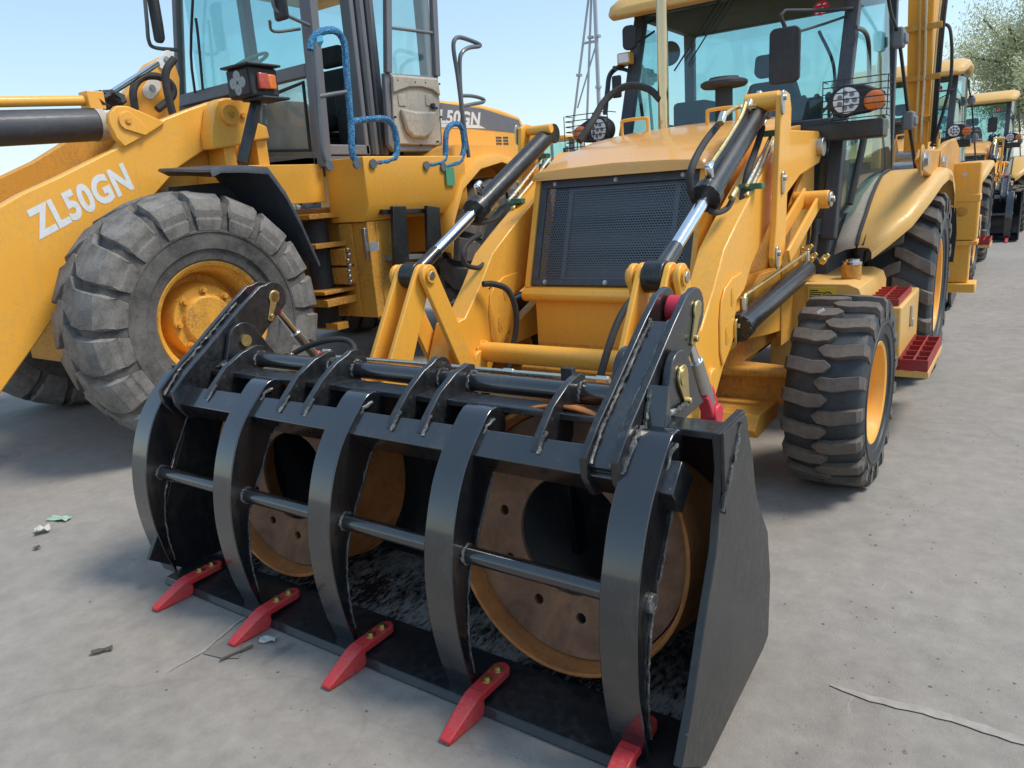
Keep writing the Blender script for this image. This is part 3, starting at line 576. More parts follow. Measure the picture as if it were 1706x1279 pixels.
for (x0, x1, t0, t1) in ((-.445, .445, 0, .035), (-.445, .445, gl - .045, gl), (-.445, -.405, .0352, gl - .0452), (.405, .445, .0352, gl - .0452)):
    m.slab([GP(x0, t0), GP(x1, t0), GP(x1, t1), GP(x0, t1)], .012)
GF = obj('grille_frame', m, 'slate_dark', BH, .002)
m = MB(); hr = .0088; w3 = hr * math.sqrt(3)
nx, nz = int(.81 / w3) + 1, int((gl - .075) / (hr * 1.5)) + 1
for j in range(nz):
    for i in range(nx):
        cx = -.405 + (i + (.5 if j % 2 else 0)) * w3; ct = .036 + j * hr * 1.5
        if cx > .405 or ct > gl - .045: continue
        o_ = [GP(cx + hr * math.sin(math.pi / 3 * k), ct + hr * math.cos(math.pi / 3 * k), .004) for k in range(6)]; i_ = [GP(cx + hr * .70 * math.sin(math.pi / 3 * k), ct + hr * .70 * math.cos(math.pi / 3 * k), .004) for k in range(6)]
        m.add(o_ + i_, [(k, (k + 1) % 6, 6 + (k + 1) % 6, 6 + k) for k in range(6)])
obj('grille_mesh', m, 'radiator', GF)
for x, t in ((-.36, gl - .022), (0, gl - .022), (.36, gl - .022), (-.36, .017), (0, .017), (.36, .017)): obj('bolt', bolt_mb(GP(x, t, .010), gn, .008, .010), 'steel', GF)
m = MB()
for k in range(36): m.slab([GP(-.27, .06 + k * .0125, -.07), GP(.30, .06 + k * .0125, -.07), GP(.30, .0645 + k * .0125, -.07), GP(-.27, .0645 + k * .0125, -.07)], .01)
RAD = obj('radiator_fins', m, 'radiator', BH)
m = MB().slab([GP(-.44, .0, -.14), GP(.44, .0, -.14), GP(.44, gl, -.14), GP(-.44, gl, -.14)], .01); obj('radiator_core', m, 'black_plastic', RAD)
m = MB()
for a, b2, c, d_ in ((-.30, -.275, .04, .52), (.305, .33, .04, .52), (-.30, .33, .515, .535), (-.30, .33, .03, .05)): m.slab([GP(a, c, -.06), GP(b2, c, -.06), GP(b2, d_, -.06), GP(a, d_, -.06)], .012)
obj('radiator_tank', m, 'radiator', RAD)
FP = obj('front_panel', MB().prism([(3.335, .962), (3.33, .985), (3.35, 1.015), (3.40, 1.022), (3.45, 1.02), (3.45, .955), (3.36, .945)], -.478, .478), 'yellow', BH, .008)
obj('side_trim', MB().prism([(3.37, 1.02), (3.555, 1.585), (3.66, 1.60), (3.62, 1.02)], -.478, -.448), 'yellow', FP, .004)
obj('side_trim', MB().prism([(3.37, 1.02), (3.555, 1.585), (3.66, 1.60), (3.62, 1.02)], .448, .478), 'yellow', FP, .004)
obj('lower_panel', MB().box(-.43, .43, 3.40, 3.46, .62, .945), 'yellow', FP, .004)
obj('engine_bay', MB().box(-.44, .44, 3.72, 4.98, .60, 1.5), 'black_plastic', FP)
CH = obj('chassis', MB().prism([(3.20, .62), (3.46, .74), (6.9, .78), (6.9, .46), (3.6, .42), (3.2, .46)], -.42, .42), 'yellow_shop', BH, .006)
for s in (-1, 1):
    obj('tower_plate', MB().prism([(3.62, .55), (3.62, 1.10), (4.45, 1.75), (5.02, 1.80), (5.05, 1.2), (4.6, .55)], s * .50, s * .545), 'yellow_shop', CH, .005)
    obj('tower_plate', MB().prism([(4.35, .55), (4.35, 1.10), (4.55, 1.35), (5.02, 1.70), (5.05, 1.2), (4.6, .55)], s * .60, s * .63), 'yellow_shop', CH, .005)
    obj('side_frame', MB().prism([(3.30, .78), (3.95, 1.02), (4.55, 1.0), (4.55, .62), (4.15, .66), (3.7, .72), (3.32, .70)], s * .56, s * .62), 'yellow', CH, .004)
# front axle, steering rod
AXL = obj('front_axle', MB().loft([[(x, 3.84 + a * w, .46 + b2 * h) for a, b2 in ((-1, -1), (1, -1), (1, 1), (-1, 1))] for x, w, h in ((-.88, .06, .06), (-.80, .09, .085), (-.4, .10, .10), (-.2, .14, .16), (.2, .14, .16), (.4, .10, .10), (.80, .09, .085), (.88, .06, .06))]), 'yellow_shop', BH, .01)
for s in (-1, 1):
    a = Vector((s * .30, 3.66, .56)); b2 = Vector((s * .86, 3.66, .57)); obj('steering_rod', MB().tube(a.lerp(b2, .3), b2, .026, n=14), 'yellow_shop', AXL)
    m = MB()
    for k in range(5): m.tube(a.lerp(b2, .16 + k * .028), a.lerp(b2, .18 + k * .028), .040 - k * .002, n=14)
    obj('rod_boot', m, 'yellow_shop', AXL, .003)
obj('axle_skid', MB().prism([(3.35, .36), (3.42, .42), (3.75, .40), (3.75, .32), (3.4, .31)], -.78, .78), 'yellow_shop', AXL, .006)

# ---- exhaust, pre-cleaner --------------------------------------------------
ex = Vy(1106, 212, 4.62); EX = obj('exhaust_stack', MB().tube((ex.x, 4.62, 1.80), (ex.x, 4.62, 2.86), .034, n=24), 'stack', BH)
pc = Vy(1206, 195, 4.75); m = MB().lathe([(0, .052), (.22, .052), (.24, .05)], (pc.x, 4.75, 1.82), (0, 0, 1), 22); PCN = obj('pre_cleaner', m, 'black_plastic', BH)
obj('cap', MB().lathe([(.0, .05), (.005, .125), (.02, .14), (.035, .138), (.045, .12), (.052, .09), (.062, .085), (.066, .05), (.066, 0)], (pc.x, 4.75, 2.045), (0, 0, 1), 32), 'black_plastic', PCN)
# ---- wheels ----------------------------------------------------------------
def wheel(name, c, R_, hw, rr, out, parent, lug, tmat, lmat, rmat, yaw=0.0, nl=18, lh=.035, rot=0.0, rimdepth=.09):
    """c centre, out = +1/-1 which way the outer face looks; tyre body + lugs + dished rim"""
    ax = Vector((out * math.cos(yaw), out * math.sin(yaw), 0)); Rb = R_ - lh; c = Vector(c)
    prof = [(-hw * .80, rr), (-hw * .98, rr + (Rb - rr) * .18), (-hw * 1.0, rr + (Rb - rr) * .5), (-hw * .97, Rb - .06 * R_), (-hw * .88, Rb - .02 * R_), (-hw * .6, Rb), (0, Rb + .006),
            (hw * .6, Rb), (hw * .88, Rb - .02 * R_), (hw * .97, Rb - .06 * R_), (hw * 1.0, rr + (Rb - rr) * .56), (hw * 1.0, rr + (Rb - rr) * .52), (hw * 1.025, rr + (Rb - rr) * .505), (hw * 1.025, rr + (Rb - rr) * .48), (hw * 1.0, rr + (Rb - rr) * .465), (hw * .98, rr + (Rb - rr) * .22), (hw * .93, rr + (Rb - rr) * .20), (hw * .90, rr + (Rb - rr) * .05), (hw * .80, rr)]
    W = obj(name, MB().lathe(prof, c, ax, 64, cap=False), tmat, parent, 0, 40)
    u = Vector((0, 0, 1)); w = ax.cross(u)
    def pt(t, a, r): return c + ax * a + (u * math.cos(t) + w * math.sin(t)) * r
    for k in range(nl):
        for sd in (-1, 1):
            t0 = 2 * math.pi * (k + (.5 if sd > 0 else 0)) / nl + rot; dt = 2 * math.pi / nl
            m = MB(); vs = []; st = lug(sd, dt, hw, R_, Rb)
            for (a, tc, th, rt, rb) in st:
                vs += [pt(t0 + tc - th, a, rt), pt(t0 + tc + th, a, rt), pt(t0 + tc + th * 1.15, a, rb), pt(t0 + tc - th * 1.15, a, rb)]
            n = len(st); fs = [(j * 4 + i, j * 4 + (i + 1) % 4, (j + 1) * 4 + (i + 1) % 4, (j + 1) * 4 + i) for j in range(n - 1) for i in range(4)] + [(3, 2, 1, 0), tuple(range(4 * n - 4, 4 * n))]
            m.add(vs, fs); obj('tread_lug', m, lmat, W, .0022 if R_ < .7 else .0030, 18, 1)
    ro = hw * .80
    rp = [(ro + .012, rr + .012), (ro + .018, rr + .004), (ro + .012, rr - .012), (ro - .02, rr - .022), (ro - rimdepth * .6, rr - .035), (ro - rimdepth, rr * .86), (ro - rimdepth - .012, rr * .62), (ro - rimdepth + .005, rr * .58), (ro - rimdepth + .01, rr * .40), (ro - rimdepth + .05, rr * .38), (ro - rimdepth + .058, rr * .30), (ro - rimdepth + .058, 0.0)]
    if R_ > .75: rp = [(ro + .012, rr + .014), (ro + .02, rr + .004), (ro + .008, rr - .018), (ro - .03, rr - .028), (ro - .045, rr - .045), (ro - .06, rr - .052), (ro - .235, rr - .08), (ro - .245, rr * .68), (ro - .11, rr * .63), (ro - .09, rr * .60), (ro - .088, rr * .46), (ro - .065, rr * .43), (ro - .058, rr * .40), (ro - .055, 0)]
    RI = obj('rim', MB().lathe(rp, c, ax, 48, cap=False), rmat, W, 0, 30)
    obj('rim_inner', MB().lathe([(-ro - .01, rr + .01), (-ro, rr - .02), (0, rr - .05), (.0, .02)], c, ax, 32, cap=False), rmat, W)
    for k in range(8):
        t = 2 * math.pi * k / 8; p = pt(t, (ro - .089) if R_ > .75 else (ro - rimdepth - .006), rr * (.53 if R_ > .75 else .50)); obj('lug_nut', bolt_mb(p, ax, rr * .045, rr * .09), 'steel' if rmat == 'yellow' else rmat, W)
    return W
def lug_bar(sd, dt, hw, R_, Rb):           # flat-topped bar with a pointed inner end, new skid tyre
    s = sd; th = dt * .20
    return [(s * hw * -.18, dt * .0, th * .15, R_ - .002, Rb - .004), (s * hw * -.02, dt * .03, th * .95, R_, Rb - .004), (s * hw * .30, dt * .06, th, R_ - .001, Rb - .004), (s * hw * .62, -dt * .02, th * .98, R_ - .004, Rb - .006), (s * hw * .92, -dt * .08, th * .95, R_ - .010, Rb - .02), (s * hw * 1.02, -dt * .08, th * .9, R_ - .035, Rb - .06), (s * hw * 1.0, -dt * .06, th * .7, Rb - .065, Rb - .085)]
def lug_ag(sd, dt, hw, R_, Rb):            # long angled bars on the rear tyre
    s = sd; th = dt * .19
    return [(s * hw * -.10, -dt * .10, th * .9, R_, Rb - .004), (s * hw * .25, dt * .06, th, R_, Rb - .004), (s * hw * .6, dt * .28, th * 1.05, R_ - .006, Rb - .008), (s * hw * .93, dt * .46, th * 1.1, R_ - .014, Rb - .03), (s * hw * 1.03, dt * .5, th, R_ - .05, Rb - .08), (s * hw * 1.0, dt * .52, th * .6, Rb - .09, Rb - .12)]
def lug_rock(sd, dt, hw, R_, Rb):          # wide bent rock lugs of the loader tyre
    s = sd; th = dt * .365
    return [(s * hw * -.06, -dt * .20, th * .8, R_, Rb - .004), (s * hw * .18, -dt * .16, th, R_, Rb - .004), (s * hw * .42, dt * .10, th * 1.02, R_ - .006, Rb - .006), (s * hw * .72, dt * .16, th * 1.05, R_ - .018, Rb - .02), (s * hw * .97, dt * .18, th * 1.02, R_ - .055, Rb - .05), (s * hw * 1.06, dt * .18, th * .95, R_ - .13, Rb - .13), (s * hw * 1.03, dt * .19, th * .85, R_ - .21, Rb - .2)]
for s in (1, -1):
    wheel('front_wheel', (s * 1.065, 3.84, .462), .472, .172, .245, s, BH, lug_bar, 'tyre_new', 'lug_new', 'yellow', math.radians(-1.5), 19, .032, .09)
    wheel('rear_wheel', (s * 1.05, 6.2, .655), .665, .215, .335, s, BH, lug_ag, 'tyre_new', 'lug_new', 'yellow', 0, 20, .040, .02, .12)
    m = MB().tube((s * .5, 6.2, .655), (s * .95, 6.2, .655), .12, n=16); obj('rear_axle', m, 'yellow_shop', BH)

lbq = Vector((1.0, 3.45, .78)); obj('tyre_sticker', MB().slab([Vy(1360, 519, 3.53), Vy(1371, 513, 3.53), Vy(1374, 517, 3.53), Vy(1363, 523, 3.53)], .003), 'white', BH)
# ---- tank, tool box, steps (image right side) ------------------------------
for s in (1, -1):
    m = MB().loft([[(s * x, y, z) for x, z in ((.50, .30), (.98, .30), (1.01, .36), (1.01, .80), (.99, .855), (.93, .88), (.50, .88))] for y in (4.60, 5.45)])
    TK = obj('tank', m, 'yellow_dusty', BH, .004)
    obj('filler_neck', MB().tube((s * .90, 4.86, .87), (s * .90, 4.86, .965), .055, n=22), 'yellow_shop', TK)
    obj('filler_cap', MB().lathe([(0, .058), (.016, .058), (.02, .045), (.03, .045), (.032, 0)], (s * .90, 4.86, .965), (0, 0, 1), 20), 'chrome', TK)
    if s == 1:
        a, b2 = Vy(1346, 478, 4.596), Vy(1393, 476, 4.596); lab = MB().box(a.x, b2.x, 4.5925, 4.5985, a.z - .10, a.z); LB = obj('caution_label', lab, 'label_yellow', TK)
        m = MB(); 
        for k in range(6): m.box(a.x + .012, a.x + .012 + (.075 if k else .05) * random.uniform(.8, 1.05), 4.5905, 4.592, a.z - .022 - k * .012, a.z - .017 - k * .012)
        m.lathe([(0, .026), (.0012, .026), (.0012, .020), (0, .020)], ((a.x + b2.x) / 2 + .035, 4.591, a.z - .05), (0, -1, 0), 18, True); m.box((a.x + b2.x) / 2 + .027, (a.x + b2.x) / 2 + .043, 4.590, 4.5915, a.z - .062, a.z - .04); obj('label_print', m, 'black_plastic', LB)
    TB_ = obj('tool_box', MB().box(s * .95, s * 1.20, 4.72, 5.52, .375, .735), 'yellow_dusty', BH, .012)
    obj('latch', MB().box(s * 1.2005, s * 1.212, 5.10, 5.14, .56, .68).tube((s * 1.21, 5.12, .55), (s * 1.21, 5.12, .60), .012, n=8), 'steel', TB_, .002)
    ST = obj('step_bracket', MB().box(s * 1.10, s * 1.36, 4.68, 5.42, .335, .372), 'yellow_dusty', BH, .003)
    for (x0, x1, z0, z1, yy0, yy1) in ((1.205, 1.355, .375, .44, 4.68, 5.42), (1.00, 1.18, .737, .775, 4.74, 5.30)):
        m = MB(); 
        for xx in (x0, (x0 + x1) / 2 - .004, x1 - .008): m.box(s * xx, s * (xx + .008), yy0 + .009, yy1, z0, z1)
        m.box(s * x0, s * x1, yy0, yy0 + .008, z0, z1)
        for k in range(5): yk = yy0 + (yy1 - yy0) * (k + 1) / 5; m.box(s * (x0 + .0085), s * (x1 - .0085), yk - .03, yk - .022, z0 + .004, z1 - .004)
        for k in range(14): yk = yy0 + .02 + (yy1 - yy0 - .04) * k / 13; m.box(s * (x0 + .001), s * (x0 + .007), yk, yk + .02, z1, z1 + .008)
        obj('step_tread', m, 'dark_red', ST)
    # rear fender: crowned sheet over the rear tyre
    prof = [(5.02, 1.06), (5.10, 1.13), (5.28, 1.23), (5.52, 1.36), (5.80, 1.455), (6.1, 1.485), (6.42, 1.46), (6.72, 1.36), (6.95, 1.20)]
    rows = []
    for k, (y, z) in enumerate(prof):
        xo = (.98, 1.06, 1.16, 1.23, 1.265, 1.275, 1.275, 1.27, 1.26)[k]
        rows.append([(s * .90, y, z - .004), (s * .935, y, z), (s * (xo - .06), y, z), (s * (xo - .015), y, z - .008), (s * xo, y, z - .035), (s * xo, y + .01, z - .075)])
    FD = obj('rear_fender', MB().sheet(rows, -.012), 'yellow_dusty', BH, 0, 50)
    obj('fender_seam', MB().path([(s * .895, y, z + .002) for y, z in prof[:7]], .011, n=6, sub=4), 'black_plastic', FD); obj('inner_guard', MB().sheet([[(s * .76, y + .03, z - .05), (s * .83, y, z - .015), (s * .888, y, z - .006)] for y, z in prof], -.010), 'tan_trim', FD, 0, 50)
    obj('mud_flap', MB().sheet([[(s * 1.0, 6.96, 1.19), (s * 1.27, 6.96, 1.16)], [(s * 1.0, 7.05, .95), (s * 1.28, 7.05, .95)], [(s * 1.0, 7.07, .72), (s * 1.27, 7.07, .72)]], .012, (0, 1, 0)), 'black_plastic', FD)

# ---- cab ---------------------------------------------------------------------
def pil(pts, r): return MB().path(pts, r, n=8, smooth=False)
def post(p, q, w, d_):      # rectangular post between two points, w along x, d_ along y
    p, q = Vector(p), Vector(q); a = Vector((w / 2, 0, 0)); ax_ = (q - p) / 2; n = ax_.normalized().cross(Vector((1, 0, 0))).normalized() * (d_ / 2)
    return MB().obox((p + q) / 2, a, n, ax_)
CB = obj('cab_base', MB().prism([(5.06, .80), (5.06, 1.12), (5.2, 1.16), (5.3, 1.2), (6.8, 1.2), (6.8, .8)], -.72, .72), 'slate_dark', BH, .01)
FR = None
for s in (1, -1):
    for p, q, w, d_ in (((s * .735, 5.20, 1.80), (s * .735, 5.56, 2.74), .085, .07), ((s * .725, 5.04, 1.10), (s * .735, 5.20, 1.80), .085, .09), ((s * .80, 6.70, 1.30), (s * .78, 6.62, 2.74), .08, .08), ((s * .46, 5.06, 1.12), (s * .46, 5.16, 1.80), .05, .05)):
        o = obj('cab_frame' if FR is None else 'cab_post', post(p, q, w, d_), 'slate_dark', BH if FR is None else FR, .008); FR = FR or o
    obj('roof_rail', post((s * .77, 5.56, 2.735), (s * .78, 6.66, 2.735), .07, .07), 'slate_dark', FR, .01)
    # rod and hinges at the rear edge of the door glass
    rod = [Vx(1478, -20, .90), Vx(1484, 20, .90), Vx(1497, 62, .92), Vx(1506, 130, .95), Vx(1514, 200, .98), Vx(1522, 260, 1.0), Vx(1526, 286, 1.02)]
    rod = [Vector((s * p.x, p.y, p.z)) for p in rod]; RD = obj('door_rod', MB().path(rod, .012, n=8, sub=4), 'black_satin', FR)
    for k in (2, 4):
        p = rod[k]; obj('hinge_block', MB().box(p.x - .035, p.x + .035, p.y - .06, p.y + .08, p.z - .065, p.z + .06).box(p.x - .05, p.x + .05, p.y - .03, p.y + .11, p.z - .04, p.z + .03), 'slate', FR, .014)
    dg = []
    for k in range(9):
        t = k / 8; z = 1.25 + 1.42 * t; row = []
        for j in range(7):
            uu = j / 6; yf = 5.06 + .47 * max(0, (z - 1.12) / 1.6); yb = 6.30 - .25 * t; y = yf + (yb - yf) * uu
            row.append((s * (.772 + .12 * math.sin(uu * 1.5) * (1 - .45 * t)), y, z))
        dg.append(row)
    obj('door_glass', MB().sheet(dg, .005, (s, 0, 0)), 'glass', FR)
    hd = [Vector((s * p[0], p[1], p[2])) for p in (tuple(Vx(1425, 45, .80)), tuple(Vx(1440, 52, .81)), tuple(Vx(1447, 70, .81)), tuple(Vx(1448, 110, .81)), tuple(Vx(1448, 150, .81)))]
    obj('grab_rail', MB().path(hd, .014, sub=5), 'black_satin', FR)
    obj('door_handle_strip', MB().path([(s * .80, 5.25, 1.30), (s * .83, 5.40, 1.62), (s * .84, 5.46, 1.78)], .022, sub=5), 'black_plastic', FR)
obj('roof_crossbar', post((-.70, 5.555, 2.735), (.70, 5.555, 2.735), .06, .06) if False else MB().box(-.69, .69, 5.52, 5.59, 2.70, 2.77), 'slate_dark', FR, .01)
obj('sill_bar', MB().box(-.69, .69, 5.17, 5.23, 1.765, 1.835), 'slate_dark', FR, .008)
obj('rear_bar', MB().box(-.76, .76, 6.60, 6.66, 2.69, 2.76), 'slate_dark', FR, .008)
obj('windscreen', MB().slab([(-.692, 5.215, 1.838), (.692, 5.215, 1.838), (.692, 5.535, 2.70), (-.692, 5.535, 2.70)], .005), 'glass', FR)
obj('rear_glass', MB().slab([(-.74, 6.69, 1.4), (.74, 6.69, 1.4), (.74, 6.63, 2.69), (-.74, 6.63, 2.69)], .005), 'glass', FR)
for s in (1, -1): obj('lower_glass', MB().slab([(s * .49, 5.055, 1.14), (s * .68, 5.055, 1.14), (s * .68, 5.155, 1.76), (s * .49, 5.155, 1.76)], .005), 'glass_dark', FR)
# roof with drooping front visor
rf = []
for y, z, w, th in ((5.20, 2.665, .80, .05), (5.27, 2.655, .87, .13), (5.45, 2.70, .90, .17), (5.8, 2.765, .91, .16), (6.5, 2.77, .90, .15), (6.95, 2.75, .86, .13), (7.05, 2.76, .80, .06)):
    rf.append([(-w, y, z + th * .3), (-w + .04, y, z), (w - .04, y, z), (w, y, z + th * .3), (w - .02, y, z + th * .75), (w - .12, y, z + th), (-w + .12, y, z + th), (-w + .02, y, z + th * .75)])
RF = obj('cab_roof', MB().loft(rf), 'yellow_dusty', BH, .012, 40)
# sticker on the windscreen: red disc with white strokes
def WS(px, py, off=.006):
    n = Vector((0, -(2.70 - 1.838), 5.535 - 5.215)).normalized(); p0 = Vector((0, 5.215, 1.838)); d = Vector(_ray(px, py)); c = Vector(CAM); t = (p0 - c).dot(n) / d.dot(n); return c + d * t + n * off, n
c, n = WS(1368, 14); STK = obj('sticker', MB().tube(c, c + n * .001, .050, n=28), 'red_eye', FR)
e1 = Vector((1, 0, 0)); e2 = n.cross(e1) * -1
m = MB()
for a, b2 in (((-.030, .030), (-.012, .034)), ((-.014, .034), (-.020, .002)), ((.004, .032), (.034, .030)), ((.030, .030), (.008, -.002)), ((-.026, -.022), (-.004, -.026)), ((.010, -.022), (.028, -.026))):
    p, q = c + e1 * a[0] + e2 * a[1] + n * .0018, c + e1 * b2[0] + e2 * b2[1] + n * .0018; dd = (q - p); sd_ = dd.normalized().cross(n) * .0045; m.add([p - sd_, p + sd_, q + sd_, q - sd_], [(0, 1, 2, 3)])
obj('sticker_mark', m, 'white', STK)
# wiper, inside: seat, wheel, console, headliner
obj('wiper', MB().path([WS(1125, 120, .02)[0], WS(1165, 60, .03)[0], WS(1200, 5, .03)[0]], .006, sub=3).path([WS(1148, 110, .02)[0], WS(1190, 45, .03)[0], WS(1222, -5, .03)[0]], .005, sub=3), 'black_plastic', FR)
SE = obj('operator_seat', MB().box(-.24, .24, 5.85, 6.30, 1.50, 1.64), 'seat', BH, .05, 35, 3)
obj('backrest', MB().loft([[(sx * w, y, z) for sx, y in ((-1, 6.22 + dz), (1, 6.22 + dz), (1, 6.32 + dz), (-1, 6.32 + dz))] for z, w, dz in ((1.62, .20, 0), (1.75, .24, .01), (2.05, .23, .06), (2.22, .17, .09))]), 'seat', SE, .03, 35, 3)
obj('headrest', MB().loft([[(sx * w, y, z) for sx, y in ((-1, 6.30), (1, 6.30), (1, 6.39), (-1, 6.39))] for z, w in ((2.25, .12), (2.30, .14), (2.42, .13))]), 'seat', SE, .03, 35, 3)
obj('seat_base', MB().box(-.2, .2, 5.95, 6.3, 1.2, 1.5), 'interior', SE)
CO = obj('steering_column', MB().tube((0, 5.35, 1.22), (0, 5.62, 1.78), .05, n=12), 'interior', BH)
sc = Vector((0, 5.63, 1.80)); sa = Vector((0, .43, .9)).normalized(); u = Vector((1, 0, 0)); w = sa.cross(u)
obj('steering_wheel', MB().path([sc + (u * math.cos(t) + w * math.sin(t)) * .19 for t in np.linspace(0, 2 * math.pi, 25)], .014, sub=1, smooth=False).tube(sc - u * .18, sc + u * .18, .010, n=8), 'black_plastic', CO)
obj('console', MB().box(.34, .62, 5.55, 6.2, 1.2, 1.66).box(-.62, -.36, 5.6, 6.2, 1.2, 1.7), 'interior', CO, .03)
obj('display', MB().box(.40, .60, 5.32, 5.36, 1.84, 1.98), 'interior', CO, .01)
for k, (x, y) in enumerate(((.42, 5.60), (.50, 5.62), (.58, 5.60), (-.46, 5.66))):
    LVR = obj('control_lever', MB().path([(x, y, 1.62), (x + .01, y - .02, 1.80), (x + .01, y - .05, 1.96)], .010, sub=4), 'black_plastic', CO); obj('lever_knob', MB().ball((x + .01, y - .055, 1.985), (.024, .024, .034), 12, 8), 'red_eye' if k == 3 else 'black_plastic', CO)
obj('door_mat_panel', MB().box(-.68, -.655, 5.7, 6.4, 1.3, 1.95), 'interior', CO, .02); obj('fan', MB().lathe([(0, .075), (.02, .085), (.05, .07), (.06, 0)], (-.52, 5.52, 2.42), (0, 1, 0), 20), 'black_plastic', CO)
obj('loose_cable', MB().path([(.30, 6.5, 2.55), (.42, 6.45, 2.30), (.44, 6.4, 2.05), (.34, 6.3, 1.9)], .012, sub=6), 'hose', CO)
obj('headliner', MB().box(-.72, .72, 5.62, 6.58, 2.70, 2.735), 'interior', FR)
obj('air_box', MB().box(-.44, -.18, 5.38, 5.62, 1.80, 2.06), 'interior', CO, .03)

# ---- lamps, mirrors ------------------------------------------------------------
for s in (1, -1):
    BX = obj('lamp_beam', MB().box(s * .58, s * 1.02, 4.93, 5.12, 1.685, 1.79), 'black_satin', BH, .012)
    LAX = Vector((-.30 * s, .954, 0)).normalized(); LU = Vector((.954, .30 * s, 0)).normalized()
    lp = obj('headlight', MB().lathe([(0, .088), (.02, .094), (.05, .092), (.10, .07), (.12, .0)], (s * .815, 4.95, 1.905), LAX, 32), 'black_plastic', BH)
    obj('indicator_body', MB().loft([[(s * (.80 + a), 4.965 + c_, 1.905 + b2) for a, b2 in ((0, -.085), (.13 * k, -.075), (.22 * k, -.05), (.22 * k, .03), (.10 * k, .085), (0, .09))] for k, c_ in ((1, 0), (.95, .09))]), 'black_plastic', lp, .012)
    obj('lens', MB().lathe([(0, .074), (-.006, .072), (-.010, .04), (-.011, 0)], Vector((s * .815, 4.95, 1.905)) + LAX * .001, LAX, 32), 'lamp_white', lp)
    for k in range(8):
        a = k * 2 * math.pi / 7; r0 = .042 if k < 7 else 0; cc = Vector((s * .815, 4.95, 1.905)) - LAX * .0095 + LU * r0 * math.cos(a) + Vector((0, 0, r0 * math.sin(a)))
        obj('led', MB().lathe([(0, .0145), (-.003, .013), (-.001, .007), (-.004, 0)], cc, LAX, 14), 'lamp_grey', lp)
    m = MB(); cc = (s * .965, 4.962, 1.89)
    m.lathe([(0.0, .057), (-.012, .056), (-.022, .046), (-.028, .025), (-.030, 0)], cc, (0, 1, 0), 26); obj('indicator_lens', m, 'orange_lens', lp)
    g_ = MB(); y0 = 4.87; xa, xb, za, zb = .70, 1.045, 1.80, 2.015
    for k in range(7): z = za + (zb - za) * k / 6; g_.path([(s * xa, y0, z), (s * (xb - .02), y0, z), (s * xb, y0 + .02, z), (s * xb, y0 + .12, z)], .0032, n=5, smooth=False)
    for x in (xa, .815, xb): g_.path([(s * x, y0, za), (s * x, y0, zb)], .0032, n=5, smooth=False)
    g_.path([(s * xa, y0, zb), (s * xa, y0 + .13, zb)], .0032, n=5, smooth=False); g_.path([(s * xa, y0, za), (s * xa, y0 + .10, za)], .0032, n=5, smooth=False)
    obj('lamp_guard', g_, 'black_plastic', lp)
    mc = Vy(1306, 92, 4.85) if s == 1 else Vy(1047, 62, 5.2)
    hw_, hh_ = (.088, .155) if s == 1 else (.05, .08)
    outl = []
    for qx, qz, a0 in ((1, 1, 0), (-1, 1, 90), (-1, -1, 180), (1, -1, 270)):
        for a in np.linspace(a0, a0 + 90, 5): outl.append((mc.x + qx * (hw_ - .035) + .035 * math.cos(math.radians(a)), mc.z + qz * (hh_ - .035) + .035 * math.sin(math.radians(a))))
    k_ = 1.0; MI = obj('mirror', MB().loft([[(p[0], mc.y, p[1]) for p in outl], [(p[0], mc.y + .03, p[1]) for p in outl], [(mc.x + (p[0] - mc.x) * .8, mc.y + .06, mc.z + (p[1] - mc.z) * .85) for p in outl]]), 'black_plastic', BH, .008)
    obj('mirror_glass', MB().loft([[(mc.x + (p[0] - mc.x) * .72, mc.y + .0605, mc.z + (p[1] - mc.z) * .78) for p in outl], [(mc.x + (p[0] - mc.x) * .70, mc.y + .0625, mc.z + (p[1] - mc.z) * .76) for p in outl]]), 'chrome', MI)
    if s == 1: obj('mirror_arm', MB().path([mc + Vector((0, .03, hh_ - .01)), Vy(1300, 25, 4.86), Vy(1308, 18, 4.9), Vy(1360, 17, 5.15), Vy(1420, 14, 5.42)], .012, sub=4, smooth=False).path([Vy(1332, 52, 4.9), Vy(1372, 40, 5.2), Vy(1412, 26, 5.42)], .008, smooth=False), 'black_plastic', MI)
    else: obj('mirror_arm', MB().path([mc + Vector((0, .03, .05)), Vy(1060, 45, 5.3), Vy(1092, 32, 5.5)], .010, smooth=False).path([mc + Vector((0, .03, -.05)), Vy(1070, 66, 5.35), Vy(1090, 52, 5.5)], .008, smooth=False), 'black_plastic', MI)
# left side rail and small mirror on it
obj('side_rail', MB().path([Vx(1052, 103, -.80), Vx(1030, 112, -.83), Vx(1016, 125, -.85), Vx(1012, 150, -.85), Vx(1008, 190, -.85)], .018, sub=6), 'black_satin', BH)
obj('intake_hose', MB().path([Vy(965, 235, 4.2), Vy(985, 205, 4.3), Vy(1010, 165, 4.5), Vy(1045, 143, 4.6), Vy(1080, 148, 4.6), Vy(1100, 166, 4.6)], .022, sub=7), 'hose', BH)
q = Vy(1026, 144, 5.1); obj('small_mirror', MB().box(q.x - .035, q.x + .035, q.y, q.y + .03, q.z - .075, q.z + .075), 'black_plastic', BH, .012)
q = Vy(1038, 97, 5.3); wl = obj('work_lamp', MB().box(q.x - .05, q.x + .05, q.y, q.y + .08, q.z - .04, q.z + .04), 'yellow', BH, .008); obj('lens', MB().box(q.x - .035, q.x + .045, q.y - .006, q.y - .001, q.z - .03, q.z + .03), 'lamp_white', wl, .002)
